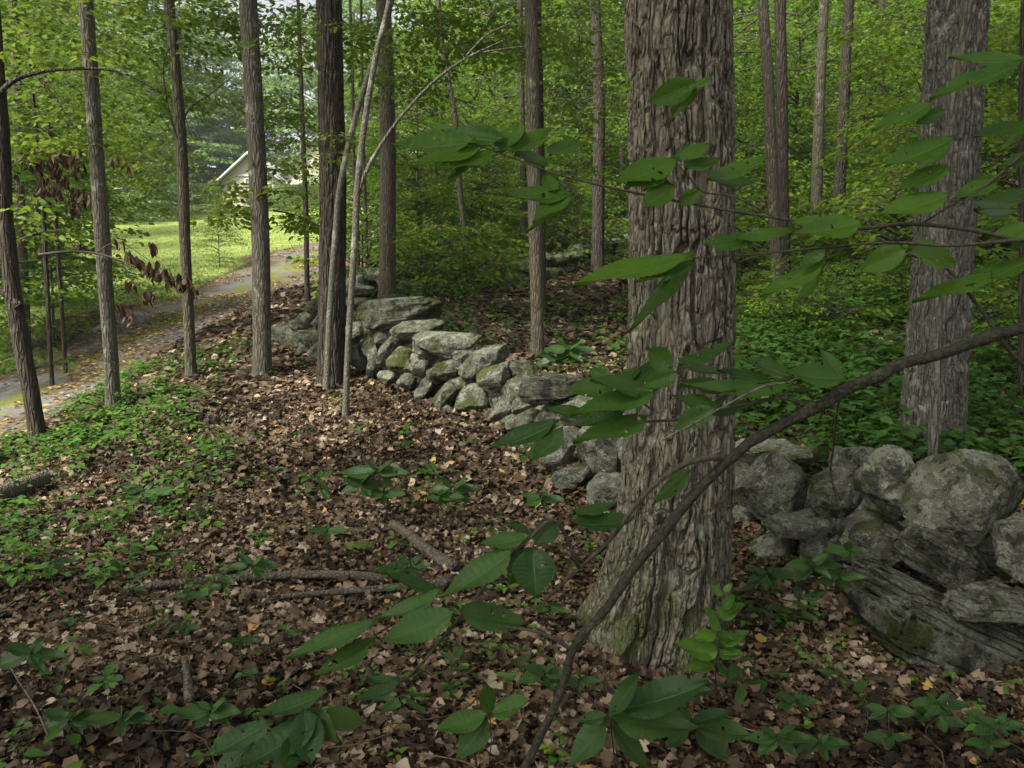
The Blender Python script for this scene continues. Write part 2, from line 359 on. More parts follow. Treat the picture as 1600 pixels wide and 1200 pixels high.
def plain(name, col, rough=.6, bands=0, spec=.3):
    m, t = mat(name); c = coords(t); n = noise(t, c, 3, 4); cc = mixc(t, framp(t, n, .3, .7), tuple(q * .88 for q in col), col); h = None
    if bands:
        w = N(t, 'ShaderNodeTexWave', wave_type='BANDS', bands_direction='Z', wave_profile='SAW'); w.inputs['Scale'].default_value = bands; t.links.new(c, w.inputs['Vector']); h = w.outputs['Fac']
    finish(t, cc, rough, h, .02, .6, spec); return m
M['siding'] = plain('cream_siding', (.52, .47, .36), .7, 1.6)
M['trim'] = plain('white_trim', (.60, .59, .54), .5)
M['roof'] = plain('grey_shingles', (.20, .20, .20), .85, 2.0)
M['glass'] = plain('window_glass', (.05, .07, .08), .12, 0, .6)

# ------------------------------------------------------------------ ground, drive
ROAD_X = lambda y: np.interp(y, [-30, 6, 12, 20, 30, 40, 52, 58], [-6.2, -6.6, -7.0, -7.2, -7.0, -6.2, -4.0, -2.5])
ROAD_W = 1.75
def warp(a, lo, hi, n, k):
    u = np.linspace(-1, 1, n); s = np.sinh(u * k) / np.sinh(k)
    return np.where(s < 0, a + (a - lo) * s, a + (hi - a) * s)
gx = np.unique(np.concatenate([np.arange(-12, 9, .11), warp(0, -400, 400, 150, 6)])); gy = np.unique(np.concatenate([np.arange(.8, 12, .11), np.arange(12, 40, .35), warp(4, -300, 600, 130, 6)]))
GX, GY = np.meshgrid(gx, gy); gz = ground(GX.ravel(), GY.ravel())
dr = np.abs(GX.ravel() - ROAD_X(GY.ravel())); in_road = (dr < ROAD_W - .1) & (GY.ravel() < 57) & (GY.ravel() > -20)
gzz = gz - np.where(in_road, .10, 0)
idx = np.arange(len(gzz)).reshape(GX.shape)
q = np.stack([idx[:-1, :-1], idx[:-1, 1:], idx[1:, 1:], idx[1:, :-1]], -1).reshape(-1, 4)
mb = MB(); mb.add(np.stack([GX.ravel(), GY.ravel(), gzz], 1), q)
go = mb.build('ground', M['ground']); tag(go, 'brown leaf covered forest floor rising to a green field', 'ground', kind='structure')
def field_mask(x, y):
    e = fbm(np.stack([x * .5, y * .5, 0 * x], 1), 3, 21) - .5
    left = np.clip((ROAD_X(y) - 1.8 - x + e * 3) / .8, 0, 1) * np.clip((y - 8 + e * 5) / 3, 0, 1)
    far = np.clip((y - 27 - np.clip(x + 9, 0, 40) * 1.6 + e * 5) / 5, 0, 1) * np.clip((1 - x + e * 4) / 5, 0, 1)
    return np.clip(left + far, 0, 1)
fa = go.data.attributes.new('field', 'FLOAT', 'POINT'); fa.data.foreach_set('value', field_mask(GX.ravel(), GY.ravel()).astype(np.float32))
ys = np.arange(-20, 57, .16); us = np.linspace(-1, 1, 25)
RX = ROAD_X(ys)[:, None] + us[None] * (ROAD_W + .0 * ys[:, None]); RY = np.repeat(ys[:, None], 25, 1)
wob = (fbm(np.stack([RX.ravel() * .1, RY.ravel() * .8, 0 * RX.ravel()], 1), 3, 31) - .5).reshape(RX.shape) * .9 * np.abs(us)[None] ** 3
RXw = RX + wob
rz = ground(RXw.ravel(), RY.ravel()).reshape(RX.shape) - .055 * (np.abs(us)[None] ** 8) + .012 - .03 * np.exp(-((np.abs(us) - .5) / .2) ** 2)[None]
idx = np.arange(RX.size).reshape(RX.shape); q = np.stack([idx[:-1, :-1], idx[:-1, 1:], idx[1:, 1:], idx[1:, :-1]], -1).reshape(-1, 4)
mb = MB(); mb.add(np.stack([RXw.ravel(), RY.ravel(), rz.ravel()], 1), q); ro = mb.build('driveway', M['drive'])
ra = ro.data.attributes.new('across', 'FLOAT', 'POINT'); ra.data.foreach_set('value', np.repeat(us[None], len(ys), 0).ravel().astype(np.float32))
tag(ro, 'gravel two track driveway climbing past the trees', 'driveway', kind='structure')

# ------------------------------------------------------------------ dry stone walls
def ico(sub):
    import bmesh
    bm = bmesh.new(); bmesh.ops.create_icosphere(bm, subdivisions=sub, radius=1)
    v = np.array([x.co[:] for x in bm.verts]); f = np.array([[y.index for y in x.verts] for x in bm.faces]); bm.free(); return v, f
ICO = {k: ico(k) for k in (3, 4, 5, 6)}
def stone_shape(sub, seed, box=.75, cuts=9, rough=.06, strata=0):
    g = np.random.default_rng(seed); v, f = ICO[sub]; p = np.sign(v) * np.abs(v) ** box; p = p / np.abs(p).max()
    for k in range(cuts):
        n = nrm(g.normal(size=3)); h = g.uniform(.62, .93); dd = p @ n - h
        p = p - n[None] * (np.clip(dd, 0, None) * .96)[:, None]
    o = g.uniform(0, 50, 3)
    r = 1.06 + (fbm(v * 1.6 + o, 3, seed) - .5) * .20 + (fbm(v * 17 + o, 3, seed + 7, .6) - .5) * rough * .8 + (fbm(v * 6 + o, 4, seed + 3, .6) - .5) * rough * 2 + (np.abs(fbm(v * 11 + o, 3, seed + 5, .6) - .5)) * -rough * 1.5
    p = p * r[:, None]
    if strata:
        zz = p[:, 2] * 5.2 + (fbm(v * 1.7 + o, 4, seed) - .5) * 2.2; iz = np.floor(zz); fz = zz - iz; z0 = np.zeros(len(v))
        led = _h(iz.astype(np.int64) + 50, (np.floor(p[:, 0] * 2.2 + iz * .37)).astype(np.int64) + 50, z0.astype(np.int64), seed)
        p[:, :2] *= (1 +   .06 * strata * (led - .5) - .05 * strata * np.exp(-((fz - .05) / .10) ** 2))[:, None]
    return p, f, (zz if strata else None)
def put_stone(parent, c, size, rot, sub, seed, label=None, **kw):
    p, f, lay = stone_shape(sub, seed, **kw); p = p * np.array(size)[None]
    ty, tx, tz = rot
    a = math.radians(ty); Ry = np.array([[math.cos(a), 0, math.sin(a)], [0, 1, 0], [-math.sin(a), 0, math.cos(a)]])
    a = math.radians(tx); Rx = np.array([[1, 0, 0], [0, math.cos(a), -math.sin(a)], [0, math.sin(a), math.cos(a)]])
    a = math.radians(tz); Rz = np.array([[math.cos(a), -math.sin(a), 0], [math.sin(a), math.cos(a), 0], [0, 0, 1]])
    p = p @ (Rz @ Rx @ Ry).T + c
    m = MB(); m.add(p, f); o = m.build('stone', M['stone'], parent)
    if label: o['label'] = label
    at_ = o.data.attributes.new('lay', 'FLOAT', 'POINT')
    if lay is not None: at_.data.foreach_set('value', (lay + 20).astype(np.float32))
    return o
WD = lambda px: np.interp(px, [400, 450, 500, 560, 670, 780, 860, 930, 1160, 1250, 1380, 1500, 1600, 1800], [11.6, 11, 10.2, 9.3, 8.0, 7.2, 6.3, 5.6, 4.65, 4.3, 3.9, 3.65, 3.5, 3.1])
# px, py, half width, half height, tilt (deg, + = right end down), extra depth, strata, label
ST = [(1212,757,72,62,0,.05,0,'round mossy boulder'),(1300,764,46,46,0,.05,0,None),(1385,757,52,62,0,.05,0,None),(1497,778,112,82,12,.1,0,'huge rounded capstone'),
 (1250,817,58,20,-3,-.08,0,'thin flat stone'),(1207,857,40,30,5,-.05,0,None),(1290,858,55,42,-10,0,0,None),(1372,846,58,54,35,.04,0,None),(1466,866,74,42,30,-.02,1,None),
 (1540,940,76,33,4,-.05,1,'flat block stone'),(1598,855,46,56,-25,0,0,None),(1452,985,150,66,26,-.12,3,'long layered slab stone'),(1630,1050,70,72,5,.1,1,None),(1182,705,60,22,-3,.5,0,None),
 (1160,815,30,36,0,.12,0,None),(1150,752,30,40,0,.3,0,None),(1100,790,50,40,0,.25,0,None),(1080,720,50,36,0,.3,0,None),(1030,770,46,40,0,.15,0,None),(1020,705,44,34,0,.3,0,None),(1240,712,40,18,0,.55,0,None),(1330,720,45,30,0,.5,0,None),
 (1690,800,80,90,0,0,0,None),(1720,960,90,80,0,0,0,None),(1700,1090,90,60,0,0,1,None),
 (938,703,40,50,-25,-.28,0,None),(980,702,32,42,0,-.15,0,None),(880,700,42,36,-10,-.2,0,None),(906,742,46,24,-20,-.38,0,'low moss covered stone'),(962,764,50,36,-25,-.34,0,None),(920,645,50,26,-8,.3,0,None),(980,650,40,26,0,.4,0,None),
 (868,609,56,25,-3,.15,1,'pale cracked capstone'),(812,607,32,24,-15,.1,0,None),(816,577,26,17,0,.5,0,None),(828,657,42,20,-10,-.05,0,None),(862,652,30,22,0,.05,0,None),(800,665,26,22,-30,-.1,0,None),
 (790,640,40,20,-30,-.05,0,None),(806,607,25,24,-10,.15,0,None),(778,590,34,28,-28,.1,0,None),(737,626,34,27,-20,-.05,0,None),(754,565,46,27,-32,.25,0,None),(693,622,16,38,38,-.12,0,None),(700,643,12,11,0,-.15,0,None),
 (702,580,26,20,-10,.1,0,None),(720,600,18,14,0,.05,0,None),(664,608,12,30,30,-.02,0,None),(680,585,14,16,0,.05,0,None),(636,598,17,15,0,-.05,0,None),(608,588,19,13,0,-.05,0,None),(582,577,13,17,10,-.03,0,None),
 (656,576,18,18,-20,.1,0,None),(629,562,26,21,-5,.05,0,None),(560,558,13,21,-15,0,0,None),(605,548,15,26,32,.05,0,None),(575,541,13,24,20,.1,0,None),(602,531,22,18,-25,.15,0,None),
 (697,537,58,24,-4,.3,0,None),(668,540,26,20,0,.3,0,None),(656,514,44,18,-8,.4,0,None),(618,490,76,25,-6,.45,1,'broad flat capstone'),(552,520,22,18,0,.2,0,None),(545,550,14,18,0,.1,0,None),(730,560,24,16,0,.4,0,None),
 (503,480,28,19,-10,.4,0,None),(488,496,26,16,-15,.3,0,None),(512,505,30,20,-10,.2,0,None),(470,508,24,14,-10,.35,0,None),(445,518,24,14,-8,.5,0,None),(458,533,22,14,5,.3,0,None),(485,528,22,16,20,.1,0,None),(500,552,20,24,30,0,0,None),(475,553,20,16,0,.1,0,None),(525,555,18,24,0,.05,0,None),(440,545,20,14,0,.3,0,None),
 (835,690,32,20,-15,-.08,0,None),(872,738,26,18,-10,-.08,0,None),(925,700,30,30,10,.12,0,None),(985,755,34,30,5,.1,0,None),(895,665,36,22,-12,.12,0,None),(945,650,44,24,-6,.25,0,None),(905,775,26,15,0,-.15,0,None),(1010,800,36,22,0,-.05,0,None),(1000,665,38,26,-8,.3,0,None),(770,655,22,16,-20,-.1,0,None),(820,632,30,18,-12,.1,0,None),(880,640,34,20,-10,.25,0,None),(520,530,18,22,10,.1,0,None),(640,575,12,14,0,.1,0,None),(590,565,10,14,0,.05,0,None),(665,635,12,12,0,-.1,0,None)]
b0 = hit(930, 775); wall = thing('stone_wall', 'tumbled dry stone wall of grey lichened boulders running behind the big furrowed trunk', 'stone wall', b0)
for i, (px, py, hw, hh, tilt, dd, strata, lab) in enumerate(ST):
    d = WD(px) + dd; k = d / FPX; hx, hz = hw * k * .97, hh * k * .96; hy = min(max(hx, hz) * .8, .36)
    sub = 6 if d < 5.2 and hw > 40 else 5
    put_stone(wall, P(px, py, d + hy * .35), (hx, hy, hz), (tilt, rnd.uniform(-6, 6), rnd.uniform(-12, 12) + (24 if strata == 3 else 0)), sub, 100 + i, lab, box=.9 if not strata else (.5 if strata == 3 else .68), cuts=16 if not strata else (4 if strata == 3 else 9), rough=.055, strata=strata)
# the rubble heart of the wall behind the face stones
for i, px in enumerate((455, 490, 530, 575, 625, 675, 725, 770, 815, 870, 930, 1000, 1080, 1165, 1240, 1330, 1430, 1540)):
    d = WD(px) + .80; py = np.interp(px, [455, 560, 700, 800, 930, 1165, 1330, 1600], [530, 530, 575, 622, 690, 775, 810, 880]); k = d / FPX
    put_stone(wall, P(px, py, d), (.36, .34, .26), (rnd.uniform(-20, 20), 0, rnd.uniform(0, 90)), 4, 300 + i, rough=.06)
b1 = gpt(0.6, 17.5); farwall = thing('stone_wall', 'low dark stone wall far off along the crest of the rise', 'stone wall', b1)
FW = [(545,468,13.0),(580,460,14.2),(640,462,14.6),(700,458,15.6),(760,455,16.4),(800,446,17.2),(850,432,18.6),(900,420,20),(940,410,21.5),(1000,398,23.5),(1060,390,26)]
fp = smooth_path([P(*q) * V3(1, 1, 0) for q in FW], 60)
for i, q in enumerate(fp):
    hgt = .30 + .22 * (i / 60)
    for j in range(1 if i % 2 else 2):
        c = q + V3(rnd.uniform(-.1, .1), rnd.uniform(-.15, .15), 0); c[2] = ground(c[0], c[1])[0] + .1 + j * hgt * .75
        put_stone(farwall, c, (rnd.uniform(.2, .36), rnd.uniform(.18, .3), rnd.uniform(.10, .19)), (rnd.uniform(-15, 15), 0, rnd.uniform(-40, 40)), 3, 500 + i * 2 + j, box=.75)

# ------------------------------------------------------------------ trees
def sprays(mb, org, dirs, n_leaf, L, spread=.33, length=.8, tpl=LEAF4, g=R, droop=.25, tmid=.5, tilt=.6):
    """flat sprays of leaves: one row of leaves on both sides of a twig"""
    S_ = len(org); d = dirs * V3(1, 1, .35); d = nrm(d); side = nrm(np.cross(np.repeat(V3(0, 0, 1)[None], S_, 0), d))
    t = np.tile(np.linspace(.05, 1, n_leaf)[None], (S_, 1)) + g.normal(0, .04, (S_, n_leaf))
    sg = np.where(np.arange(n_leaf) % 2 == 0, 1, -1)[None] * np.ones((S_, 1))
    lat = g.uniform(.05, 1, (S_, n_leaf)) * (1.05 - t) * spread * 1.4
    ln = length * g.uniform(.7, 1.3, (S_, 1))
    pos = org[:, None] + d[:, None] * (t * ln)[..., None] + side[:, None] * (sg * lat)[..., None]
    pos[..., 2] -= droop * (t ** 2) * ln * .5 + g.normal(0, .035, t.shape) + lat * .2
    ld = d[:, None] * g.uniform(.4, 1.0, t.shape)[..., None] + side[:, None] * (sg * g.uniform(.3, 1.1, t.shape))[..., None]
    ld[..., 2] -= g.uniform(.05, .55, t.shape)
    up = np.tile(V3(0, 0, 1), (S_, n_leaf, 1)) + g.normal(0, tilt, (S_, n_leaf, 3))
    tn = np.clip(tmid + g.normal(0, .11, (S_, 1)) + g.normal(0, .13, t.shape), 0, 1)
    Ls = L * g.uniform(.65, 1.25, t.shape)
    leaves(mb, pos.reshape(-1, 3), ld.reshape(-1, 3), up.reshape(-1, 3), Ls.ravel(), Ls.ravel() * .62, tn.ravel(), tpl)
def crown(mb, mbw, z0, z1, rad, n, n_leaf, L, seed, trunk_top=None, shape='dome', tpl=LEAF4, length=.8, tmid=.5, tilt=.6):
    """branches leaving a trunk axis at the origin and leaf sprays at and along them; gaps between the tiers"""
    g = np.random.default_rng(seed); org, dr_ = [], []
    for k in range(n):
        h = g.uniform(0, 1); z = z0 + (z1 - z0) * h
        rr = rad * (math.sin(math.pi * min(1, .12 + h * .86)) ** .6 if shape == 'dome' else (1 - .7 * h)) * g.uniform(.55, 1.1)
        a = g.uniform(0, 2 * math.pi); dv = V3(math.cos(a), math.sin(a), g.uniform(-.1, .35))
        p0 = V3(0, 0, z - rr * .25); p1 = p0 + dv * rr; pm = (p0 + p1) / 2 + V3(0, 0, rr * .10)
        pth = smooth_path([p0, pm, p1], 5)
        tube(mbw, pth, np.linspace(.012 + rr * .006, .004, 5), 4)
        m = max(2, int(rr / .42))
        for j in range(m):
            t = .3 + .7 * (j + g.uniform(0, 1)) / m; c = p0 * (1 - t) + p1 * t + V3(0, 0, rr * .10 * 4 * t * (1 - t))
            b = a + g.choice((-1, 1)) * g.uniform(.1, 1.1)
            org.append(c); dr_.append(V3(math.cos(b), math.sin(b), g.uniform(-.3, .25)))
    sprays(mb, np.array(org), nrm(np.array(dr_)), n_leaf, L, .36, length, tpl, g, tmid=tmid, tilt=tilt)
CROWNS = []
for k in range(4):
    a, b = MB(), MB(); crown(a, b, 8.5, 16, 3.6, 58, 13, .15, 40 + k, length=1.1)
    CROWNS.append((a.build('crown', M['leaf_canopy'], mesh_only=True), b.build('limbs', M['bark_brown'], mesh_only=True)))
def bark_disp(amp, fu, fz, seed):
    def f(v, th, rr):
        n, s = rr.shape; u = np.tile(th[None], (n, 1)).ravel(); r0 = rr.mean()
        q = np.stack([np.cos(u) * r0 * fu, np.sin(u) * r0 * fu, v[:, 2] * fz], 1)
        return (-np.abs(fbm(q, 3, seed) - .5) * 2 * amp + amp * .4) + (fbm(q * .2, 2, seed + 4) - .5) * rr.ravel() * .18
    return f
def tree(name, label, base_px, pix, width_px, mat_, cat='tree', d=None, top=13.0, sides=20, flare=.55, crown_k=None, group=None, bark=(.006, 30, 5), taper=.55, rowstep=None, ridge=None):
    """trunk through the photo points pix (from the foot up), then on to its crown above"""
    if d is None:
        b = hit(*base_px); d = b[1]
    else:
        b = P(base_px[0], base_px[1], d); b[2] = ground(b[0], b[1])[0]
    pts = [b + V3(0, 0, -.25), b] + [P(px, py, d) for px, py in pix]
    pts = [p for i, p in enumerate(pts) if i < 2 or p[2] > b[2] + .25]
    dv = nrm(pts[-1] - pts[-3]) if len(pts) > 3 else nrm(pts[-1] - pts[1])
    dv = nrm(dv * V3(.5, .5, 1))
    while pts[-1][2] < top: pts.append(pts[-1] + dv * 2.2 + V3(rnd.uniform(-.05, .05), rnd.uniform(-.05, .05), 0))
    r0 = width_px * .88 * d / FPX / 2
    root = thing(name, label, cat, b, group)
    n = max(40, int((pts[-1][2] - b[2]) / (rowstep or .10))); pth = smooth_path(pts, n)
    hgt = pth[:, 2] - b[2]; H = hgt[-1]
    rad = r0 * (1 - (1 - taper) * np.clip((hgt - 2) / H, 0, 1)) * (1 + flare * np.exp(-np.clip(hgt, 0, 9) / (r0 * 2.2)))
    rad[-6:] *= np.linspace(.9, .4, 6)
    m = MB(); tube(m, pth, rad, sides, ridge if ridge else bark_disp(min(bark[0], r0 * .12), bark[1], bark[2], rnd.randrange(99))); m.build('trunk', M[mat_], root)
    if crown_k is not None:
        cm, lm = CROWNS[crown_k % 4]; z_at = pth[-1]
        i = np.argmin(np.abs(hgt - 8.5)); off = pth[i] - b
        for me, nm in ((cm, 'crown'), (lm, 'limbs')):
            o = bpy.data.objects.new(nm, me); C.objects.link(o); o.parent = root
            o.location = (float(off[0]), float(off[1]), float(top - 14.5)); o.rotation_euler = (0, 0, rnd.uniform(0, 6.28))
    root['_d'] = float(d)
    return root, pth
def limb(root, pix, d, r0, r1, m_, n=30, sides=8, name='limb'):
    m = MB(); pts = [P(*p, d if len(p) == 2 else 0) if len(p) == 2 else P(*p) for p in pix]
    pth = smooth_path(pts, n); tube(m, pth, np.linspace(r0, r1, n), sides, bark_disp(r0 * .12, 40, 12, 3)); m.build(name, M[m_], root); return pth

# the big furrowed trunk near the camera: real ridges in the mesh
bt = hit(1050, 1000); BD = 3.6
big = thing('tree', 'massive furrowed oak like trunk in front of the stone wall, nearest of all', 'tree', gpt(*P(1045, 1000, BD)[:2]))
prof = [(1016,1060,288),(1020,1010,260),(1032,960,228),(1042,900,204),(1052,830,188),(1058,750,180),(1064,620,169),(1066,480,163),(1066,320,159),(1064,150,158),(1061,0,156)]
bz = [P(p[0], p[1], BD) for p in prof]; br = [p[2] * BD / FPX / 2 for p in prof]
for k in range(1, 9): bz.append(bz[10] + V3(-.02 * k, 0, 1.3 * k)); br.append(br[10] * (1 - .045 * k))
nb = 1100; bp = smooth_path(bz, nb); brad = smooth_path([[r, 0, 0] for r in br], nb)[:, 0]
seg = np.linalg.norm(np.diff(bp, axis=0), axis=1)
def ridge_disp(r0, fu, fz, depth, seed, footz=None):
    def f(v, th, rr):
        n, s_ = rr.shape; u = np.tile(th[None], (n, 1)).ravel(); z = v[:, 2]
        cu, su = np.cos(u) * r0, np.sin(u) * r0
        w1 = fbm(np.stack([cu * 9, su * 9, z * 4.5], 1), 3, seed) - .5; w2 = fbm(np.stack([cu * 9, su * 9, z * 4.5], 1), 3, seed + 10) - .5
        q = np.stack([cu * fu + w1 * 1.5, su * fu + w2 * 1.5, z * fz], 1)
        a = 1 - np.abs(vnoise(q, seed + 1) * 2 - 1); b_ = 1 - np.abs(vnoise(q * V3(1.7, 1.7, 2.2) + 9, seed + 2) * 2 - 1)
        fur = np.clip((a - .72) / .16, 0, 1); fur = fur * fur * (3 - 2 * fur); f2 = np.clip((b_ - .78) / .2, 0, 1)
        pl = fbm(np.stack([cu * 45, su * 45, z * 22], 1), 4, seed + 4, .65) - .5
        chip = np.clip((1 - np.abs(vnoise(np.stack([cu * 22 + w2 * 2, su * 22 + w1 * 2, z * 14 + w1 * 4], 1), seed + 5) * 2 - 1) - .82) / .18, 0, 1)
        low = fbm(np.stack([cu * 4, su * 4, z * .8], 1), 2, seed + 6) - .5
        foot = 0 if footz is None else np.exp(-np.clip(z - footz + .05, 0, 9) / .35) * (np.sin(u * 5 + 1.0) * .04 + np.sin(u * 8) * .018)
        return depth * (-1.0 * np.maximum(fur, .38 * f2) + .26 * pl - .26 * chip * (1 - fur) + .5 * low) + foot
    return f
big_disp = ridge_disp(.235, 27, 2.6, .040, 61, -.1)
mb = MB(); tube(mb, bp, brad, 520, big_disp); mb.build('trunk', M['bark_big'], big)
a, b = MB(), MB(); crown(a, b, 8.0, 17, 4.8, 120, 13, .17, 33, length=1.2)
cm, lm = a.build('crown', M['leaf_canopy'], mesh_only=True), b.build('limbs', M['bark_brown'], mesh_only=True)
for me, nm in ((cm, 'crown'), (lm, 'limbs')):
    o = bpy.data.objects.new(nm, me); C.objects.link(o); o.parent = big; o.location = (0, 0, 0)
stub = MB(); 

# unseen tree, added so that its crown shades the near forest floor
back = thing('tree', 'unseen broad crowned tree added behind the viewpoint on its left to shade the forest floor', 'tree', gpt(-5.5, -3.5))
a, b = MB(), MB(); crown(a, b, 6.5, 16, 7.0, 180, 13, .17, 34, length=1.2)
for mb_, nm, mt in ((a, 'crown', 'leaf_canopy'), (b, 'limbs', 'bark_brown')):
    o = bpy.data.objects.new(nm, mb_.build(nm, M[mt], mesh_only=True)); C.objects.link(o); o.parent = back
m = MB(); tube(m, smooth_path([gpt(-5.5, -3.5, -.2), gpt(-5.45, -3.5, 6), gpt(-5.5, -3.4, 15)], 60), np.linspace(.24, .07, 60), 20, bark_disp(.01, 26, 5, 3)); m.build('trunk', M['bark_brown'], back)
T = {}
T['right'], _ = tree('tree', 'thick pale trunk with plated bark behind the boulders at the right', (1455, 712), [(1458,640),(1470,450),(1482,250),(1490,100),(1497,0)], 98, 'bark_right', top=15, sides=300, rowstep=.016, ridge=ridge_disp(.2, 24, 2.6, .020, 161), crown_k=1, flare=.25, taper=.6)
T['sap'], _ = tree('sapling', 'thin bare sapling stem standing just before the pale plated trunk', (1458, 722), [(1460,640),(1466,480),(1475,300),(1492,130),(1512,0)], 17, 'bark_grey', d=5.0, top=7, sides=12, flare=.1, cat='sapling')
T['edge'], _ = tree('sapling', 'thin dark stem at the far right edge of the photo', (1594, 645), [(1596,400),(1598,40)], 9, 'bark_dark', top=8, sides=10, flare=.2, cat='sapling')
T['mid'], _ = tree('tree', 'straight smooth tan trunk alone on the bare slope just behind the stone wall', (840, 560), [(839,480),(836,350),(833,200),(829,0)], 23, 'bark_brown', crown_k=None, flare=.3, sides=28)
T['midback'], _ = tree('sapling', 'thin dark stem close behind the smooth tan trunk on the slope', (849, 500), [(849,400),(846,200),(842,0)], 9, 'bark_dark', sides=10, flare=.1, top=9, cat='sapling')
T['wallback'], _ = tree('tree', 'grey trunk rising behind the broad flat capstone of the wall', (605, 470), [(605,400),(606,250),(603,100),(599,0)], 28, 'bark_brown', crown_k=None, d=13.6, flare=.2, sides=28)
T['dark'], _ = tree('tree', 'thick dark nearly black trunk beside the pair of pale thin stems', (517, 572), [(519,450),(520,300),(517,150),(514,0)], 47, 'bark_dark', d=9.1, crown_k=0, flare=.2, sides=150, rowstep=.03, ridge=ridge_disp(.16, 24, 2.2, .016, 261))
# two pale leaning stems in front of the dark trunk
T['pale'], _ = tree('tree', 'pale thin stem leaning right across the thick dark trunk', (510, 616), [(513,540),(517,460),(524,370),(530,300),(545,225),(562,160),(585,90),(604,30),(622,-30),(648,-90),(672,-140)], 11, 'bark_pale', top=3.9, sides=16, flare=.4, taper=.35)
T['pale2'], pp = tree('tree', 'pale slender stem with a long branch arching away to the right', (540, 655), [(543,560),(549,460),(555,370),(558,300),(566,220),(578,140),(590,75),(602,30),(614,-30),(622,-90),(628,-150)], 11.5, 'bark_pale', top=3.9, sides=16, flare=.15, taper=.35)
dd2 = T['pale2']['_d']
limb(T['pale2'], [(560,300),(575,262),(598,222),(630,178),(680,126),(730,90),(790,62)], dd2, .022, .007, 'bark_grey')
limb(T['pale2'], [(728,88),(760,55),(800,35)], dd2, .012, .004, 'bark_grey')
limb(T['pale2'], [(755,82),(790,76),(825,72)], dd2, .010, .003, 'bark_grey')
# row of trunks along the drive
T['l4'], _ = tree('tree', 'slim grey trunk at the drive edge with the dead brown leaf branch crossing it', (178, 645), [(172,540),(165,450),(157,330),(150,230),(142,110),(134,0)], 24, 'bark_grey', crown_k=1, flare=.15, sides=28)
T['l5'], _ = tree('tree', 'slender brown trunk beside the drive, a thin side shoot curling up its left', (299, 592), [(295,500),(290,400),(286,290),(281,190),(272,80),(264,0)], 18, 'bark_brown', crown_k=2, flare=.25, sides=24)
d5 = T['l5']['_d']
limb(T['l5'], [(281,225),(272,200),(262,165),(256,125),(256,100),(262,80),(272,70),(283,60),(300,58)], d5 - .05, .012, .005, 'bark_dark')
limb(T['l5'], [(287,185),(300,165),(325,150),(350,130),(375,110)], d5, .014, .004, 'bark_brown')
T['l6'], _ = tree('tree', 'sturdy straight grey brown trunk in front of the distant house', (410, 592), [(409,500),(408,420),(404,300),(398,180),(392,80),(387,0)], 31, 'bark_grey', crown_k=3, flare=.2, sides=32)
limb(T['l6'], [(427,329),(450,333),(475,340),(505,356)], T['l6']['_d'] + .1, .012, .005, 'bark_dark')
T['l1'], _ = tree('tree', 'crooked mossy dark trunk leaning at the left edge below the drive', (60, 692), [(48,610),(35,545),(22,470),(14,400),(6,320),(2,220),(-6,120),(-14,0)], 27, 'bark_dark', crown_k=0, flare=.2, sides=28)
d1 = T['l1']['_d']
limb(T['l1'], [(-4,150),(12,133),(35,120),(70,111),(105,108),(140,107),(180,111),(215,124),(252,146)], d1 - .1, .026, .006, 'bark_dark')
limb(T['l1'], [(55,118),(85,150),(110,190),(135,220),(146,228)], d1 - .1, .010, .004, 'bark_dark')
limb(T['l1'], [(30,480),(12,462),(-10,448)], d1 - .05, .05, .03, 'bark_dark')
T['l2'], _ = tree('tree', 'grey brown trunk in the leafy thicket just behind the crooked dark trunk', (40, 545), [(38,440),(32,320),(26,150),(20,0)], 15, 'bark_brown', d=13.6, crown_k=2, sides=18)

# far trunks seen among the leaves
FT = [((734,456),[(728,390),(717,280),(712,190),(700,120),(690,60)],10,15.8,'bark_brown','thin forking trunk in the leaves behind the low far wall, left of the tan trunk'),
 ((820,442),[(818,300),(815,150),(812,0)],11,18.5,'bark_dark','slim dark trunk left of the smooth tan trunk, far wall at its foot'),
 ((934,425),[(935,300),(936,150),(930,0)],21,19,'bark_dark','broad shadowy trunk by the far wall between tan trunk and big trunk'),
 ((974,402),[(973,300),(970,150)],9,24,'bark_dark','very thin dark trunk far off beside the left side of the big trunk'),
 ((1215,492),[(1211,380),(1205,250),(1200,120),(1192,0)],19,11.8,'bark_brown','speckled grey trunk of the closest pair to the right of the big trunk'),
 ((1228,450),[(1224,350),(1222,180),(1219,0)],20,13.2,'bark_dark','darker trunk of the pair right of the big trunk, set just behind its twin'),
 ((1270,440),[(1275,330),(1281,150),(1288,0)],18,14.5,'bark_brown','mottled grey trunk between the pair and the bare brown bank'),
 ((1308,425),[(1311,320),(1318,180),(1327,0)],19,15.5,'bark_dark','straight brown trunk at the bare brown bank, right of the mottled one'),
 ((1380,350),[(1381,200),(1380,0)],17,22,'bark_dark','dim trunk deep in the leaves left of the pale plated trunk'),
 ((1448,330),[(1444,150),(1440,0)],13,23,'bark_dark','dim slim trunk hidden beside the left edge of the pale plated trunk'),
 ((1530,420),[(1537,200),(1541,0)],11,14,'bark_dark','slim trunk showing beside the right edge of the pale plated trunk'),
 ((480,455),[(479,400),(478,330)],9,15,'bark_dark','small stem by the drive, half hidden by the thick dark trunk'),
 ((561,462),[(560,400),(557,330),(553,250)],6,15,'bark_dark','thin upright stem behind the wall, left of a second like it'),
 ((575,460),[(573,400),(571,330),(568,240)],6,15.5,'bark_dark','thin upright stem behind the wall, nearest the grey trunk by the capstone')]
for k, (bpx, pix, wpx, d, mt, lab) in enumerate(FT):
    tree('tree', lab, bpx, pix, wpx, mt, d=d, top=11 if wpx > 10 else 6.5, sides=14, flare=.25, bark=(.012, 24, 5))

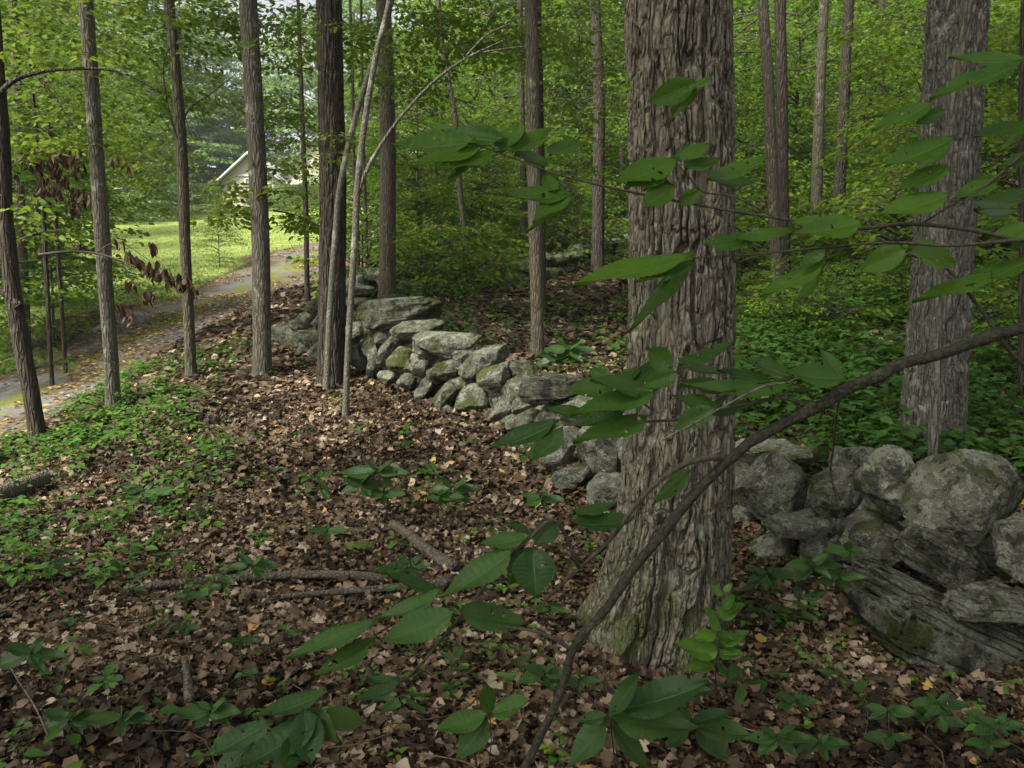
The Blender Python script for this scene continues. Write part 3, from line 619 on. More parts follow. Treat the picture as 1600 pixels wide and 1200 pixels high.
# ------------------------------------------------------------------ understorey trees: one of each kind, then copies
UND = []
for k in range(7):
    a, b, c_ = MB(), MB(), MB()
    zt = (7.5, 6.0, 8.5, 5.0, 7.0, 4.2, 9.0)[k]
    g = np.random.default_rng(90 + k); pth = smooth_path([(0, 0, -.3), (g.uniform(-.15, .15), g.uniform(-.15, .15), zt * .35), (g.uniform(-.3, .3), g.uniform(-.3, .3), zt * .7), (g.uniform(-.4, .4), g.uniform(-.4, .4), zt)], 40)
    tube(b, pth, np.linspace(.022 + .003 * zt, .006, 40), 8)
    crown(a, c_, zt * (.06, .10, .12, .05, .15, .05, .2)[k], zt * .98, (2.4, 2.1, 2.7, 1.8, 2.3, 1.6, 2.7)[k], (100, 84, 110, 66, 92, 56, 104)[k], 19, .118, 140 + k, tpl=LEAF4)
    tube(b, [pth[5], pth[5] + V3(.01, 0, .3)], .004, 3)
    for V_, F_, T_ in ((c_.v, c_.f, c_.t),):
        off = b.n; b.v += V_; b.f += [f + off for f in F_]; b.t += T_; b.n += c_.n
    UND.append((a.build('foliage', M['leaf_wood'], mesh_only=True), b.build('trunk', M['bark_brown'], mesh_only=True)))
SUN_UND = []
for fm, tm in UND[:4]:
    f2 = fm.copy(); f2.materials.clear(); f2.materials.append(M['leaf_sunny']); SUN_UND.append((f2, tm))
def understorey(x, y, k, s, label, group, sunny=False, name='understorey_tree', lift=0):
    r = thing(name, label, 'tree', gpt(x, y), group); r.scale = (s, s, s * rnd.uniform(.9, 1.15)); r.rotation_euler = (0, 0, rnd.uniform(0, 6.28))
    fm, tm = (SUN_UND[k % 4] if sunny else UND[k % 7])
    for me, nm in ((fm, 'foliage'), (tm, 'trunk')):
        o = bpy.data.objects.new(nm, me); C.objects.link(o); o.parent = r
    return r
def atpx(px, d): return P(px, 430, d)[:2]
ZONES = [
 ('leafy young tree of the green thicket left of the drive', 'young trees left of the drive', False, [(-60,12,.9),(-20,14.5,1.0),(30,16,1.1),(72,15,.8),(-90,18,1.2),(50,20,1.2),(95,36,1.4),(20,24,1.3),(150,46,1.5),(-60,28,1.4)]),
 ('bushy bright understorey tree on the rise between dark trunk and big trunk', 'understorey trees behind the far wall', False, [(560,19,.8),(620,18,.75),(655,21,.95),(690,19,.7),(700,24,1.0),(740,20,.85),(765,26,1.1),(790,21.5,.9),(800,31,1.2),(850,23,1.0),(880,28,1.2),(905,24,.95),(930,32,1.3),(960,27,1.1),(1000,30,1.2),(640,28,1.0),(720,33,1.2),(660,16.6,.5),(760,18.2,.5),(880,20.5,.6)]),
 ('leafy understorey tree crowding the hillside right of the big trunk', 'understorey trees on the right hillside', False, [(1120,17,.8),(1160,19,.9),(1150,25,1.1),(1190,22,1.0),(1240,19,.85),(1250,27,1.2),(1300,23,1.0),(1340,20,.8),(1350,29,1.2),(1390,18,.75),(1400,25,1.1),(1430,14,.55),(1420,32,1.3),(1560,15,.75),(1600,13,.7),(1580,21,1.0),(1640,17,.9),(1520,26,1.1),(1680,12,.8),(1090,22,1.0),(1210,31,1.2),(1550,32,1.3)])]
kk = 0
for lab, grp, sunny, spots in ZONES:
    for px, d, s in spots:
        x, y = atpx(px + rnd.uniform(-8, 8), d); understorey(x, y, kk, s, lab, grp, sunny); kk += 1
# two bright low crowns at the edge of the field, and the little tree standing in it
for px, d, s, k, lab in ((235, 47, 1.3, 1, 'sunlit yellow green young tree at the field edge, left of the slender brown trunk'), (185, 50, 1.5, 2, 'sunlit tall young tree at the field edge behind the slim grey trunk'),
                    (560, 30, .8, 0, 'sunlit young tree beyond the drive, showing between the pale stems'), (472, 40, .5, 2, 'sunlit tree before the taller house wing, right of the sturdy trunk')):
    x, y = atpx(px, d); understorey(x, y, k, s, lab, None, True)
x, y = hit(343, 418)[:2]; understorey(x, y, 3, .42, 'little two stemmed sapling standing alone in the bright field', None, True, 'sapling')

SHR = []
for k in range(4):
    a, b = MB(), MB(); crown(a, b, .15, (1.5, 1.1, 1.9, 1.3)[k], (1.0, .9, 1.1, 1.2)[k], (34, 28, 40, 32)[k], 11, .11, 840 + k, length=.45, tpl=LEAF14, tmid=.58)
    SHR.append((a.build('foliage', M['leaf_wood'], mesh_only=True), b.build('stems', M['bark_brown'], mesh_only=True)))
SHP = [(575,14.6),(640,15.5),(668,16.2),(700,17),(735,16.4),(770,18),(800,19),(860,20),(900,21.5),(955,22),(690,14.8),(745,15.6),(1130,19),(1165,16.5),(1190,15),(1235,16.5),(1255,18.5),(1330,17),(1365,18.5),(1390,15.5),(1330,14.2),(1160,13.5),(1400,12.4),(1425,16),(1545,12.5),(1575,10.5),(1600,9.2),(1560,16.5),(1530,18.5),(1610,14),(1100,20),(985,24),(1270,13.6),(1180,11.5),(1235,10.8),(1290,11.6),(1340,10.6),(1385,11.4),(1215,9.4),(1545,8.6),(1585,7.8),(1520,10.2),(1410,10.2),(1165,9.8),(1310,9.2)]
for k, (px, d) in enumerate(SHP):
    x, y = atpx(px, d); lf = px < 1000
    r = thing('shrub', 'leafy waist high shrub at the low far wall between the trunks' if lf else 'leafy waist high shrub among the herbs on the right hillside', 'shrub', gpt(x, y), 'shrubs by the far wall' if lf else 'shrubs on the right hillside')
    q_ = rnd.uniform(.75, 1.2) if d > 12 else rnd.uniform(.35, .6); r.scale = (q_, q_, q_); r.rotation_euler = (0, 0, rnd.uniform(0, 6.28))
    for me, nm in zip(SHR[k % 4], ('foliage', 'stems')):
        o = bpy.data.objects.new(nm, me); C.objects.link(o); o.parent = r

# big trees behind the house and behind the woods
FARC = []
for k in range(3):
    a, b = MB(), MB(); crown(a, b, .6, 21, 6.2, 105, 11, .40, 240 + k, length=2.0, tilt=1.0)
    tube(b, smooth_path([(0, 0, -.5), (.2, 0, 8), (.1, .2, 20)], 24), np.linspace(.38, .06, 24), 10)
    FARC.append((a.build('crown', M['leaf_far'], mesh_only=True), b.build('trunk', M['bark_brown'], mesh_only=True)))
FB = [(60, 60, 1.0), (118, 104, 1.2), (205, 100, 1.15), (262, 80, .9), (300, 78, 1.05), (352, 86, .98), (395, 92, .70), (450, 90, .85), (505, 80, .95), (560, 72, 1.0), (0, 55, 1.0), (620, 68, 1.0), (-60, 48, 1.0),
      (270, 92, 1.2), (160, 90, 1.2), (330, 100, 1.1)]
for i, (px, d, s) in enumerate(FB):
    x, y = atpx(px, d); lab = 'tall hazy green tree standing beyond the field and house'
    r = thing('tree', lab, 'tree', gpt(x, y), 'tall trees beyond the field'); r.scale = (s, s, s); r.rotation_euler = (0, 0, rnd.uniform(0, 6.28))
    for me, nm in zip(FARC[i % 3], ('crown', 'trunk')):
        o = bpy.data.objects.new(nm, me); C.objects.link(o); o.parent = r
# the deep wood behind: one mass of foliage no one can count
a = MB(); g = np.random.default_rng(5); n = 42000
ang = g.uniform(-18, 44, n); dist = g.uniform(36, 60, n); x = dist * np.tan(np.radians(ang)); y = dist
keep = (x > -6 + .03 * y)
x, y = x[keep], y[keep]; z = ground(x, y) + g.uniform(0, 1, len(x)) ** 1.35 * 22 
a_ = g.uniform(0, 6.28, len(x)); sprays(a, np.stack([x, y, z], 1), np.stack([np.cos(a_), np.sin(a_), 0 * a_], 1), 10, .30, .6, 1.5, LEAF4, g)
fw = a.build('far_woods', M['leaf_wood']); tag(fw, 'mass of dim green woodland filling the distance behind the trunks', 'woods', kind='stuff')

# ------------------------------------------------------------------ house beyond the field
hb = gpt(*atpx(385, 60)); hb = V3(hb[0], hb[1], P(385, 325, 60)[2] - .1)
house = thing('house', 'small cream bungalow with a white trimmed front gable beyond the bright field', 'house', hb)
def box(mb, a, b):
    x0, y0, z0 = a; x1, y1, z1 = b
    v = V3([x0,y0,z0],[x1,y0,z0],[x1,y1,z0],[x0,y1,z0],[x0,y0,z1],[x1,y0,z1],[x1,y1,z1],[x0,y1,z1])
    mb.add(v, np.array([[0,3,2,1],[4,5,6,7],[0,1,5,4],[1,2,6,5],[2,3,7,6],[3,0,4,7]]))
def gable(mb, x0, x1, y0, y1, zb, ze, zp):
    xm = (x0 + x1) / 2
    v = V3([x0,y0,zb],[x1,y0,zb],[x1,y0,ze],[xm,y0,zp],[x0,y0,ze],[x0,y1,zb],[x1,y1,zb],[x1,y1,ze],[xm,y1,zp],[x0,y1,ze])
    mb.add(v, [np.array([[0,1,2,3,4]]), np.array([[9,8,7,6,5]]), np.array([[0,4,9,5],[1,6,7,2]])])
def roof(mb, x0, x1, y0, y1, ze, zp, ov=.35, th=.14):
    xm = (x0 + x1) / 2; sl_ = (zp - ze) / (xm - x0)
    for sx, xe in ((-1, x0 - ov), (1, x1 + ov)):
        zl = ze - ov * sl_
        v = V3([xe,y0,zl],[xm,y0,zp],[xm,y1,zp],[xe,y1,zl],[xe,y0,zl+th],[xm,y0,zp+th],[xm,y1,zp+th],[xe,y1,zl+th]) + V3(0, 0, .02)
        mb.add(v, np.array([[0,3,2,1],[4,5,6,7],[0,1,5,4],[1,2,6,5],[2,3,7,6],[3,0,4,7]]))
kx = 60 / FPX
X = lambda px: P(px, 300, 60)[0]; Z = lambda py: P(400, py, 60)[2]
y0 = hb[1]
m = MB(); gable(m, X(347), X(437), y0, y0 + 9, hb[2] - .6, Z(283), Z(243)); m.build('wall', M['siding'], house)
m = MB(); roof(m, X(347), X(437), y0 - .4, y0 + 9.3, Z(283), Z(243)); rf = m.build('roof', M['roof'], house)
m = MB()
for (ax, ay), (bx, by) in (((337,291), (392,242)), ((392,242), (447,291))):
    p, q_ = V3(X(ax), y0 - .44, Z(ay) - .02), V3(X(bx), y0 - .44, Z(by) - .02); u = V3(0, 0, .22)
    v = np.array([p, q_, q_ + u, p + u]); m.add(np.vstack([v, v + V3(0, .035, 0)]), np.array([[0,1,2,3],[7,6,5,4],[0,4,5,1],[2,6,7,3],[1,5,6,2],[3,7,4,0]]))
m.build('gable_trim', M['trim'], house)
m = MB(); box(m, (X(374), y0 - .06, Z(276)), (X(436), y0 - .005, Z(273))); m.build('band', M['trim'], house)
for (a0, b0_, c0, d0) in ((385, 280, 396, 302), (418, 288, 427, 299), (367, 294, 383, 303)):
    m = MB()
    for bx_ in (((a0 - 1.2, b0_ - 1.2), (a0, d0 + 1.2)), ((c0, b0_ - 1.2), (c0 + 1.2, d0 + 1.2)), ((a0, b0_ - 1.2), (c0, b0_)), ((a0, d0), (c0, d0 + 1.2)), ((a0, (b0_ + d0) / 2 - .4), (c0, (b0_ + d0) / 2 + .4))):
        box(m, (X(bx_[0][0]), y0 - .08, Z(bx_[1][1])), (X(bx_[1][0]), y0 - .002, Z(bx_[0][1])))
    w = m.build('window', M['trim'], house); m = MB(); box(m, (X(a0), y0 - .03, Z(d0)), (X(c0), y0 - .004, Z(b0_))); m.build('pane', M['glass'], w)
m = MB(); gable(m, X(428), X(540), y0 + 3, y0 + 14, hb[2] - .6, Z(262), Z(205)); m.build('wing_wall', M['siding'], house)
m = MB(); roof(m, X(428), X(540), y0 + 2.6, y0 + 14.3, Z(262), Z(205)); m.build('wing_roof', M['roof'], house)
m = MB(); box(m, (X(437) + .01, y0 + 1.2, Z(286)), (X(505), y0 + 2.99, Z(282.5))); m.build('porch_roof', M['trim'], house)
for px in (441, 472, 503):
    m = MB(); tube(m, smooth_path([(X(px), y0 + 1.4, hb[2] - .5), (X(px), y0 + 1.4, Z(286) + .02)], 4), .09, 8); m.build('porch_post', M['trim'], house)
# round shrubs by the house
for i, (px, py, d, s, lab) in enumerate(((315, 335, 52, 1.1, 'wide pale green shrub at the back of the field, left of the house'), (250, 342, 46, 1.0, 'pale green shrub along the field back, left of two others'), (440, 335, 54, .8, 'leafy shrub in front of the house porch'), (412, 328, 57, .5, 'small shrub under the front wall of the house'), (200, 345, 44, 1.1, 'broad shrub at the left back corner of the field'))):
    x, y = atpx(px, d); b = gpt(x, y); r = thing('shrub', lab, 'shrub', b); a, w = MB(), MB()
    crown(a, w, .2, 2.3 * s, 1.8 * s, 40, 11, .20, 700 + i, length=.7); off = V3(*b)
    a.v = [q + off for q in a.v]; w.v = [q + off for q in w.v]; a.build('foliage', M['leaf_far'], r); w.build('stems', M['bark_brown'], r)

# ------------------------------------------------------------------ nearby leaf boughs of the row trees (in the top left)
def bough(root, spots, d, matn, seed, L=.085, n_leaf=13, name='foliage', length=.45, dspread=.7):
    """leaf sprays round photo spots (px, py, radius px, count), each on a twig"""
    g = np.random.default_rng(seed); a, w = MB(), MB(); org, dr_ = [], []
    for px, py, rp, cnt in spots:
        for k in range(cnt):
            t = g.uniform(0, 6.28); rr = math.sqrt(g.uniform(0, 1)) * rp
            c = P(px + math.cos(t) * rr, py + math.sin(t) * rr * .62, d + g.normal(0, dspread)); b = g.uniform(0, 6.28); dv = V3(math.cos(b), math.sin(b), g.uniform(-.2, .15))
            org.append(c); dr_.append(dv); e = c + dv * V3(1, 1, .35) * length; tube(w, smooth_path([c - dv * .15, c, e - V3(0, 0, .05)], 4), np.linspace(.004, .0015, 4), 3)
    sprays(a, np.array(org), nrm(np.array(dr_)), n_leaf, L, .26, length, LEAF14, g, tmid=.62)
    a.build(name, M[matn], root); w.build('bough_twigs', M['twig'], root)  # second mesh holds only the bare twigs that carry the leaf sprays
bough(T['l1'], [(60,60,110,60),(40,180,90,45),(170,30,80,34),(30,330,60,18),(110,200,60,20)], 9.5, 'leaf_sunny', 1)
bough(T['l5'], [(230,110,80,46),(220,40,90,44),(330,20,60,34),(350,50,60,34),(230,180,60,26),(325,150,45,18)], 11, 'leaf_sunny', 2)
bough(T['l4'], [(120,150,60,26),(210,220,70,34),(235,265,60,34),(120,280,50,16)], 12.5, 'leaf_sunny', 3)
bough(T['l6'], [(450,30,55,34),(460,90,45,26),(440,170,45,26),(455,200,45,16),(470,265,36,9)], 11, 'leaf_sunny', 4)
bough(T['dark'], [(560,60,50,28),(660,50,90,44),(720,20,90,44),(640,130,60,22),(780,80,70,30)], 10.5, 'leaf_wood', 5)
bough(T['dark'], [(520,40,16,4),(530,215,20,4),(520,240,18,4)], 8.7, 'leaf_sunny', 6, name='foliage', L=.06, length=.25, dspread=.1)
bough(T['wallback'], [(660,390,60,30),(700,420,50,30),(650,430,40,24),(590,420,20,8)], 14.5, 'leaf_wood', 7)
bough(T['mid'], [(830,60,70,34),(900,40,80,34),(900,160,70,28),(950,90,50,20),(930,240,60,20)], 12, 'leaf_wood', 8)
bough(T['right'], [(1400,60,70,26),(1570,60,50,22),(1560,170,60,26),(1400,170,70,26),(1380,240,60,22),(1570,330,50,18)], 10.5, 'leaf_wood', 9)
bough(T['l6'], [(350,335,22,10),(380,318,18,8),(352,296,14,4),(372,285,16,4),(435,262,16,5),(440,300,18,5),(455,338,26,10),(485,345,18,6)], 9.9, 'leaf_wood', 10, name='low_foliage', length=.25, dspread=.2)
# withered brown leaves
def dead(root, spots, d, seed, name='withered_foliage', L=.13):
    g = np.random.default_rng(seed); a = MB(); B, D = [], []
    for px, py, rp, cnt in spots:
        for k in range(cnt):
            B.append(P(px + g.uniform(-rp, rp), py + g.uniform(-rp, rp) * .8, d + g.normal(0, .1))); D.append(V3(g.normal(0, .25), g.normal(0, .25), -1))
    B, D = np.array(B), np.array(D); up = g.normal(size=B.shape)
    leaves(a, B, D, up, L * g.uniform(.6, 1.2, len(B)), .055 * g.uniform(.6, 1.2, len(B)), g.uniform(0, 1, len(B)), LEAF8, g.uniform(-.5, .8, len(B))); a.build(name, M['leaf_dead'], root)
limb(T['l4'], [(60,398),(110,393),(150,396),(185,406),(215,418),(250,432),(280,442),(305,450)], T['l4']['_d'] - .3, .014, .003, 'twig', name='dead_limb')
limb(T['l4'], [(150,396),(175,380),(200,385),(230,405)], T['l4']['_d'] - .3, .006, .003, 'twig', name='dead_limb')
limb(T['l4'], [(185,406),(200,425),(206,445),(200,480)], T['l4']['_d'] - .3, .006, .003, 'twig', name='dead_limb')
dead(T['l4'], [(182,380,10,8),(202,395,8,9),(212,405,9,10),(240,382,8,9),(232,415,14,16),(250,425,14,18),(270,432,12,16),(290,442,10,14),(303,452,5,6),(203,440,10,14),(232,462,9,14),(190,480,10,12),(202,490,6,8)], T['l4']['_d'] - .3, 3, L=.12)
ds, _ = tree('sapling', 'dying sapling at the left with hanging withered brown leaves', (77, 548), [(72,420),(68,340),(62,260)], 8, 'bark_dark', d=11.5, top=3.2, sides=8, flare=.1, cat='sapling')
limb(ds, [(62,270),(80,250),(105,235),(135,225)], 11.5, .012, .004, 'twig'); limb(ds, [(66,300),(50,262),(35,248)], 11.5, .01, .004, 'twig'); limb(ds, [(68,330),(100,310),(140,300)], 11.5, .01, .004, 'twig')
dead(ds, [(45,250,14,22),(70,245,16,22),(105,228,16,28),(75,268,14,18),(112,245,12,18),(62,310,12,18),(85,300,14,22),(112,322,12,22),(138,305,12,22),(100,280,10,10),(20,270,8,8),(180,245,7,9),(200,258,6,8),(62,390,8,8),(125,385,8,8),(55,235,16,24),(95,240,18,26),(90,258,16,22),(120,262,12,18),(75,300,14,20),(120,300,16,24)], 11.4, 4, L=.155)
tree('sapling', 'thin dark stem in the thicket next to the dying sapling', (98, 520), [(92,420),(85,320),(80,250)], 7, 'bark_dark', d=12.6, top=4.5, sides=8, flare=.1, cat='sapling')

# ------------------------------------------------------------------ leaf litter, herbs, grass
def scatter(n, x0, x1, y0, y1, g):
    x = g.uniform(x0, x1, n); y = g.uniform(y0, y1, n); return x, y
def gnormal(x, y):
    e = .15; zx = (ground(x + e, y) - ground(x - e, y)) / (2 * e); zy = (ground(x, y + e) - ground(x, y - e)) / (2 * e)
    return nrm(np.stack([-zx, -zy, np.ones_like(x)], 1))
def lobed(seed):
    g = np.random.default_rng(seed); t = np.linspace(0, 1, 7)
    w = np.array([.05, .55, .38, 1.0, .55, .8, .03]) if seed % 2 else np.array([.05, .5, .85, 1.0, .85, .5, .02]); w = w * g.uniform(.85, 1.15, 7)
    V_ = []; k = g.uniform(-.5, .6); tw = g.uniform(-.5, .5)
    for i in range(7):
        for j in (-1, 0, 1):
            V_.append((t[i], w[i] * j, .22 * abs(j) * g.uniform(-.1, 1.1) * w[i] + k * (t[i] - .5) ** 2 * 2 + tw * j * (t[i] - .5) + g.normal(0, .04)))
    F_ = []
    for i in range(6):
        for j in (0, 1): a_ = i * 3 + j; F_.append((a_, a_ + 3, a_ + 4, a_ + 1))
    return np.array(V_), [np.array(F_)]
LITT = [lobed(s) for s in range(8)]
g = np.random.default_rng(17); a = MB()
def litter(n, x0, x1, y0, y1, L, tpl, keepf):
    x, y = scatter(n, x0, x1, y0, y1, g); k = keepf(x, y); x, y = x[k], y[k]; z = ground(x, y)
    nn = nrm(gnormal(x, y) + g.normal(0, .30, (len(x), 3))); an = g.uniform(0, 6.28, len(x)); d_ = np.stack([np.cos(an), np.sin(an), 0 * an], 1); d_ = nrm(d_ - nn * (d_ * nn).sum(1)[:, None])
    b = np.stack([x, y, z + .006 + np.abs(g.normal(0, .018, len(x)))], 1); patch = fbm(b * 1.1, 3, 77) - .5
    tn = np.clip(.40 + patch * .9 + g.normal(0, .28, len(x)), 0, .95); tn = np.where(g.random(len(x)) < .012, .99, tn)
    Ls = L * np.clip(np.exp(g.normal(-.1, .40, len(x))), .35, 1.6); m = len(tpl)
    for i in range(m):
        s_ = slice(i, None, m); leaves(a, b[s_], d_[s_], nn[s_], Ls[s_], Ls[s_] * .72, tn[s_], tpl[i])
offroad = lambda x, y: (np.abs(x - ROAD_X(y)) > 1.5) & (field_mask(x, y) < .5)
litter(62000, -4.2, 4.2, 1.6, 5.6, .052, LITT, lambda x, y: np.abs(x) < y * .78 + .7)
litter(60000, -6, 5, 5.4, 8.6, .068, LITT, offroad)
litter(50000, -7, 8, 8.4, 12.5, .085, [LEAF14], offroad)
litter(45000, -8, 14, 11.5, 26, .13, [LEAF4], offroad)
nr = 900; an = g.uniform(0, 6.28, nr); rr_ = .34 + np.abs(g.normal(0, .16, nr)); x = .63 + np.cos(an) * rr_ * 1.05; y = 3.6 + np.sin(an) * rr_; z = ground(x, y) + g.uniform(.01, .09, nr) * np.exp(-(rr_ - .34) / .12) + .012
a2 = g.uniform(0, 6.28, nr); nn = nrm(np.stack([np.cos(an) * .5, np.sin(an) * .5, np.ones(nr)], 1) + g.normal(0, .35, (nr, 3)))
for i in range(8):
    s_ = slice(i, None, 8); leaves(a, np.stack([x, y, z], 1)[s_], np.stack([np.cos(a2), np.sin(a2), 0 * a2], 1)[s_], nn[s_], .06 * g.uniform(.6, 1.3, len(x[s_])), .045, np.clip(g.normal(.42, .24, len(x[s_])), 0, .95), LITT[i])
for k in range(520):
    y = g.uniform(2, 8.5); x = g.uniform(-.8 * y, .8 * y); an = g.uniform(0, 6.28); l_ = g.uniform(.06, .35); q_ = gpt(x, y, .03)
    pt_ = [q_, q_ + V3(math.cos(an) * l_ * .5, math.sin(an) * l_ * .5, g.uniform(0, .02)), q_ + V3(math.cos(an + .3) * l_, math.sin(an + .3) * l_, g.uniform(-.01, .03))]
    tube(a, smooth_path(pt_, 5), g.uniform(.0015, .004), 4, tint=g.uniform(.05, .7))
tag(a.build('leaf_litter', M['litter'], smooth=True), 'brown fallen leaves covering the forest floor', 'leaf litter', kind='stuff')
# yellow and tan leaves on the drive
a = MB(); n = 7000; y = g.uniform(7, 34, n); x = ROAD_X(y) + np.clip(g.normal(0, 1, n) * .9, -2.2, 2.2); k = fbm(np.stack([x * .8, y * .5, 0 * x], 1), 3, 41) > .44; x, y = x[k], y[k]
an = g.uniform(0, 6.28, len(x)); leaves(a, np.stack([x, y, ground(x, y) + .03], 1), np.stack([np.cos(an), np.sin(an), g.normal(0, .15, len(x))], 1), V3(0, 0, 1)[None] + g.normal(0, .25, (len(x), 3)), .10 * g.uniform(.6, 1.3, len(x)), .065, np.clip(g.normal(.5, .28, len(x)), 0, 1), LEAF4)
tag(a.build('fallen_leaves', M['drive_leaf']), 'yellow and tan leaves scattered over the drive', 'fallen leaves', kind='stuff')

def herbs(name, label, n, x0, x1, y0, y1, dens, L, hmax, seed, tm=.5):
    g = np.random.default_rng(seed); x, y = scatter(n, x0, x1, y0, y1, g); p = dens(x, y); k = g.random(len(x)) < p; x, y = x[k], y[k]; z = ground(x, y); m = 5; n = len(x)
    h = g.uniform(.25, 1, n) * hmax; a0 = g.uniform(0, 6.28, n); s = g.uniform(.6, 1.35, n); lean = g.normal(0, .25, (n, 2)) * h[:, None]; tp = np.clip(tm + g.normal(0, .16, n), 0, 1)
    a = MB()
    for j in range(m):
        an = a0 + j * 2 * math.pi / m + g.normal(0, .3, n); hj = h * g.uniform(.6, 1.05, n)
        d_ = np.stack([np.cos(an), np.sin(an), g.uniform(-.35, .35, n)], 1); b = np.stack([x + lean[:, 0], y + lean[:, 1], z + hj], 1) + d_ * (L * .35)
        k2 = g.random(n) < .85
        leaves(a, b[k2], d_[k2], (V3(0, 0, 1)[None] + g.normal(0, .25, (n, 3)))[k2], (L * s * g.uniform(.7, 1.2, n))[k2], (L * s * .62)[k2], np.clip(tp + g.normal(0, .08, n), 0, 1)[k2], LEAFH if seed == 8 else LEAF14, .15)
    w = .0022; v = np.stack([np.stack([x - w, y, z - .01], 1), np.stack([x + w, y, z - .01], 1), np.stack([x + lean[:, 0], y + lean[:, 1], z + h], 1)], 1).reshape(-1, 3)
    a.add(v, np.arange(len(v)).reshape(-1, 3), .3)
    tag(a.build(name, M['herb']), label, 'ground cover', kind='stuff')
def pn(x, y, s, sd, lo, hi): return np.clip((fbm(np.stack([x * s, y * s, 0 * x], 1), 3, sd) - lo) / (hi - lo), 0, 1)
def wall_y(x): return np.interp(x, [-3.6, -3.0, -2.5, -1.75, -.84, -.1, .55, 1.35, 1.9, 2.3], [11.4, 10.5, 9.8, 8.4, 7.4, 6.7, 5.9, 4.8, 4.2, 3.9])
def d_left(x, y):
    px = x / y * FPX + 800
    band = np.clip((420 - px) / 330, 0.06, 1) * np.clip((y - 3.2) / 1.6, .10, 1)
    near_road = np.clip(1 - np.abs(x - (ROAD_X(y) + 2.3)) / 1.3, 0, 1)
    r = np.maximum(band * pn(x, y, 1.1, 51, .46, .66), near_road * pn(x, y, 1.6, 58, .32, .5)) * (x > ROAD_X(y) + 1.5) * (y < wall_y(x) - .1)
    return np.clip(r * .9, 0, 1)
herbs('ground_cover', 'low green seedlings and vines over the bank left of the wall', 18000, -7, 1.5, 2.2, 13, d_left, .066, .22, 3, .42)
def d_right(x, y):
    px = x / y * FPX + 800; beyond = (y > wall_y(x) + 1.0)
    rt = np.clip((px - 1050) / 160, np.where(px < 760, .2, .07), 1); near = np.clip((17 - y) / 5, .2, 1)
    return np.clip(beyond * rt * near * pn(x, y, .7, 52, .30, .48) * (px > 560), 0, 1)
herbs('ground_cover', 'dense green herb layer on the hillside behind the wall', 40000, -3, 11, 4.4, 20, d_right, .088, .34, 4, .22)
herbs('ground_cover', 'leafy green weeds along the far side of the drive', 7000, -16, -8, 9, 24, lambda x, y: np.clip(1 - np.abs(x - (ROAD_X(y) - 2.6)) / 1.6, 0, 1) * pn(x, y, .6, 53, .3, .5), .10, .45, 5, .62)
herbs('ground_cover', 'sparse small green sprigs poking through the leaf litter', 900, -3.4, 3.2, 1.9, 6, lambda x, y: pn(x, y, 1.3, 57, .45, .6) * (y < wall_y(x) - .1), .042, .08, 8, .6)
# grass of the field
g = np.random.default_rng(23); x, y = scatter(110000, -34, 4, 12, 58, g); k = g.random(len(x)) < field_mask(x, y) * (np.abs(x - ROAD_X(y)) > 1.5) * np.clip(21 / y, 0, 1) ** 2.6; x, y = x[k], y[k]; n = len(x)
an = g.uniform(0, 6.28, n); a = MB(); pt = fbm(np.stack([x * .35, y * .35, 0 * x], 1), 3, 25)
leaves(a, np.stack([x, y, ground(x, y) - .02], 1), np.stack([np.cos(an) * .45, np.sin(an) * .45, np.ones(n)], 1), np.stack([np.sin(an), -np.cos(an), 0 * an], 1), g.uniform(.10, .22, n) * np.interp(y, [12, 18, 24], [1.4, 1, .55]), .02 * np.clip(y / 18, .8, 1.4), np.clip(pt + g.normal(0, .14, n), 0, 1), LEAF4)
tag(a.build('grass', M['grass']), 'bright yellow green grass of the sunlit field', 'grass', kind='stuff')

# ------------------------------------------------------------------ things on the forest floor
def floor_log(name, label, pix, wpx, m_='log', cat='log', lift=1.3, sides=16, taper=(1, .8), n=60):
    pts = [hit(*p) for p in pix]; r = wpx * pts[0][1] / FPX / 2; pts = [p + V3(0, 0, r * lift) for p in pts]
    pth = smooth_path(pts, n); root_b = pts[0]; rads = r * np.linspace(*taper, n); rads[0] *= .8; rads[-1] *= .7
    m = MB(); tube(m, pth, rads, sides, bark_disp(r * .3, 26, 26, 8)); o = m.build(name, M[m_]); tag(o, label, cat); return o
floor_log('fallen_branch', 'long grey fallen branch lying level across the leaf litter', [(195,936),(300,925),(420,916),(520,914),(612,919)], 15, taper=(.75, 1), lift=2.4)
floor_log('fallen_branch', 'shorter grey fallen branch just below the long level one', [(440,948),(520,941),(590,936),(655,929),(700,926)], 16, taper=(.5, 1), lift=2.2)
floor_log('fallen_branch', 'stout forked fallen branch sloping down towards the right', [(612,828),(640,848),(668,872),(712,900)], 18, 'log', taper=(.7, 1.05))
floor_log('fallen_branch', 'thin grey stick ending at the stout sloping branch', [(535,838),(575,836),(612,834)], 10)
floor_log('fallen_branch', 'dark rotting branch reaching the left foot of the big trunk', [(790,968),(840,962),(880,954),(930,946)], 15, taper=(.9, 1))
floor_log('fallen_branch', 'short dark rotten stub poking from the leaves at lower left', [(298,1112),(294,1075),(290,1040)], 19, 'log', taper=(1, .5), lift=1.6)
floor_log('fallen_log', 'old grey log at the left edge among the seedlings', [(-30,812),(10,796),(45,782),(75,770)], 30, 'bark_grey', 'log', lift=2.0)
floor_log('fallen_branch', 'pale dead stick lying among the herbs behind the boulders', [(1325,635),(1370,640),(1412,655)], 6, 'bark_pale', lift=3)
floor_log('twig', 'thin twig on the leaves right of the big trunk', [(1095,1042),(1170,1050),(1240,1058),(1310,1062)], 6, 'log', 'twig', lift=1)
floor_log('twig', 'thin twig beside the foot of the layered slab', [(1290,1075),(1330,1058),(1370,1048)], 5, 'log', 'twig', lift=1)
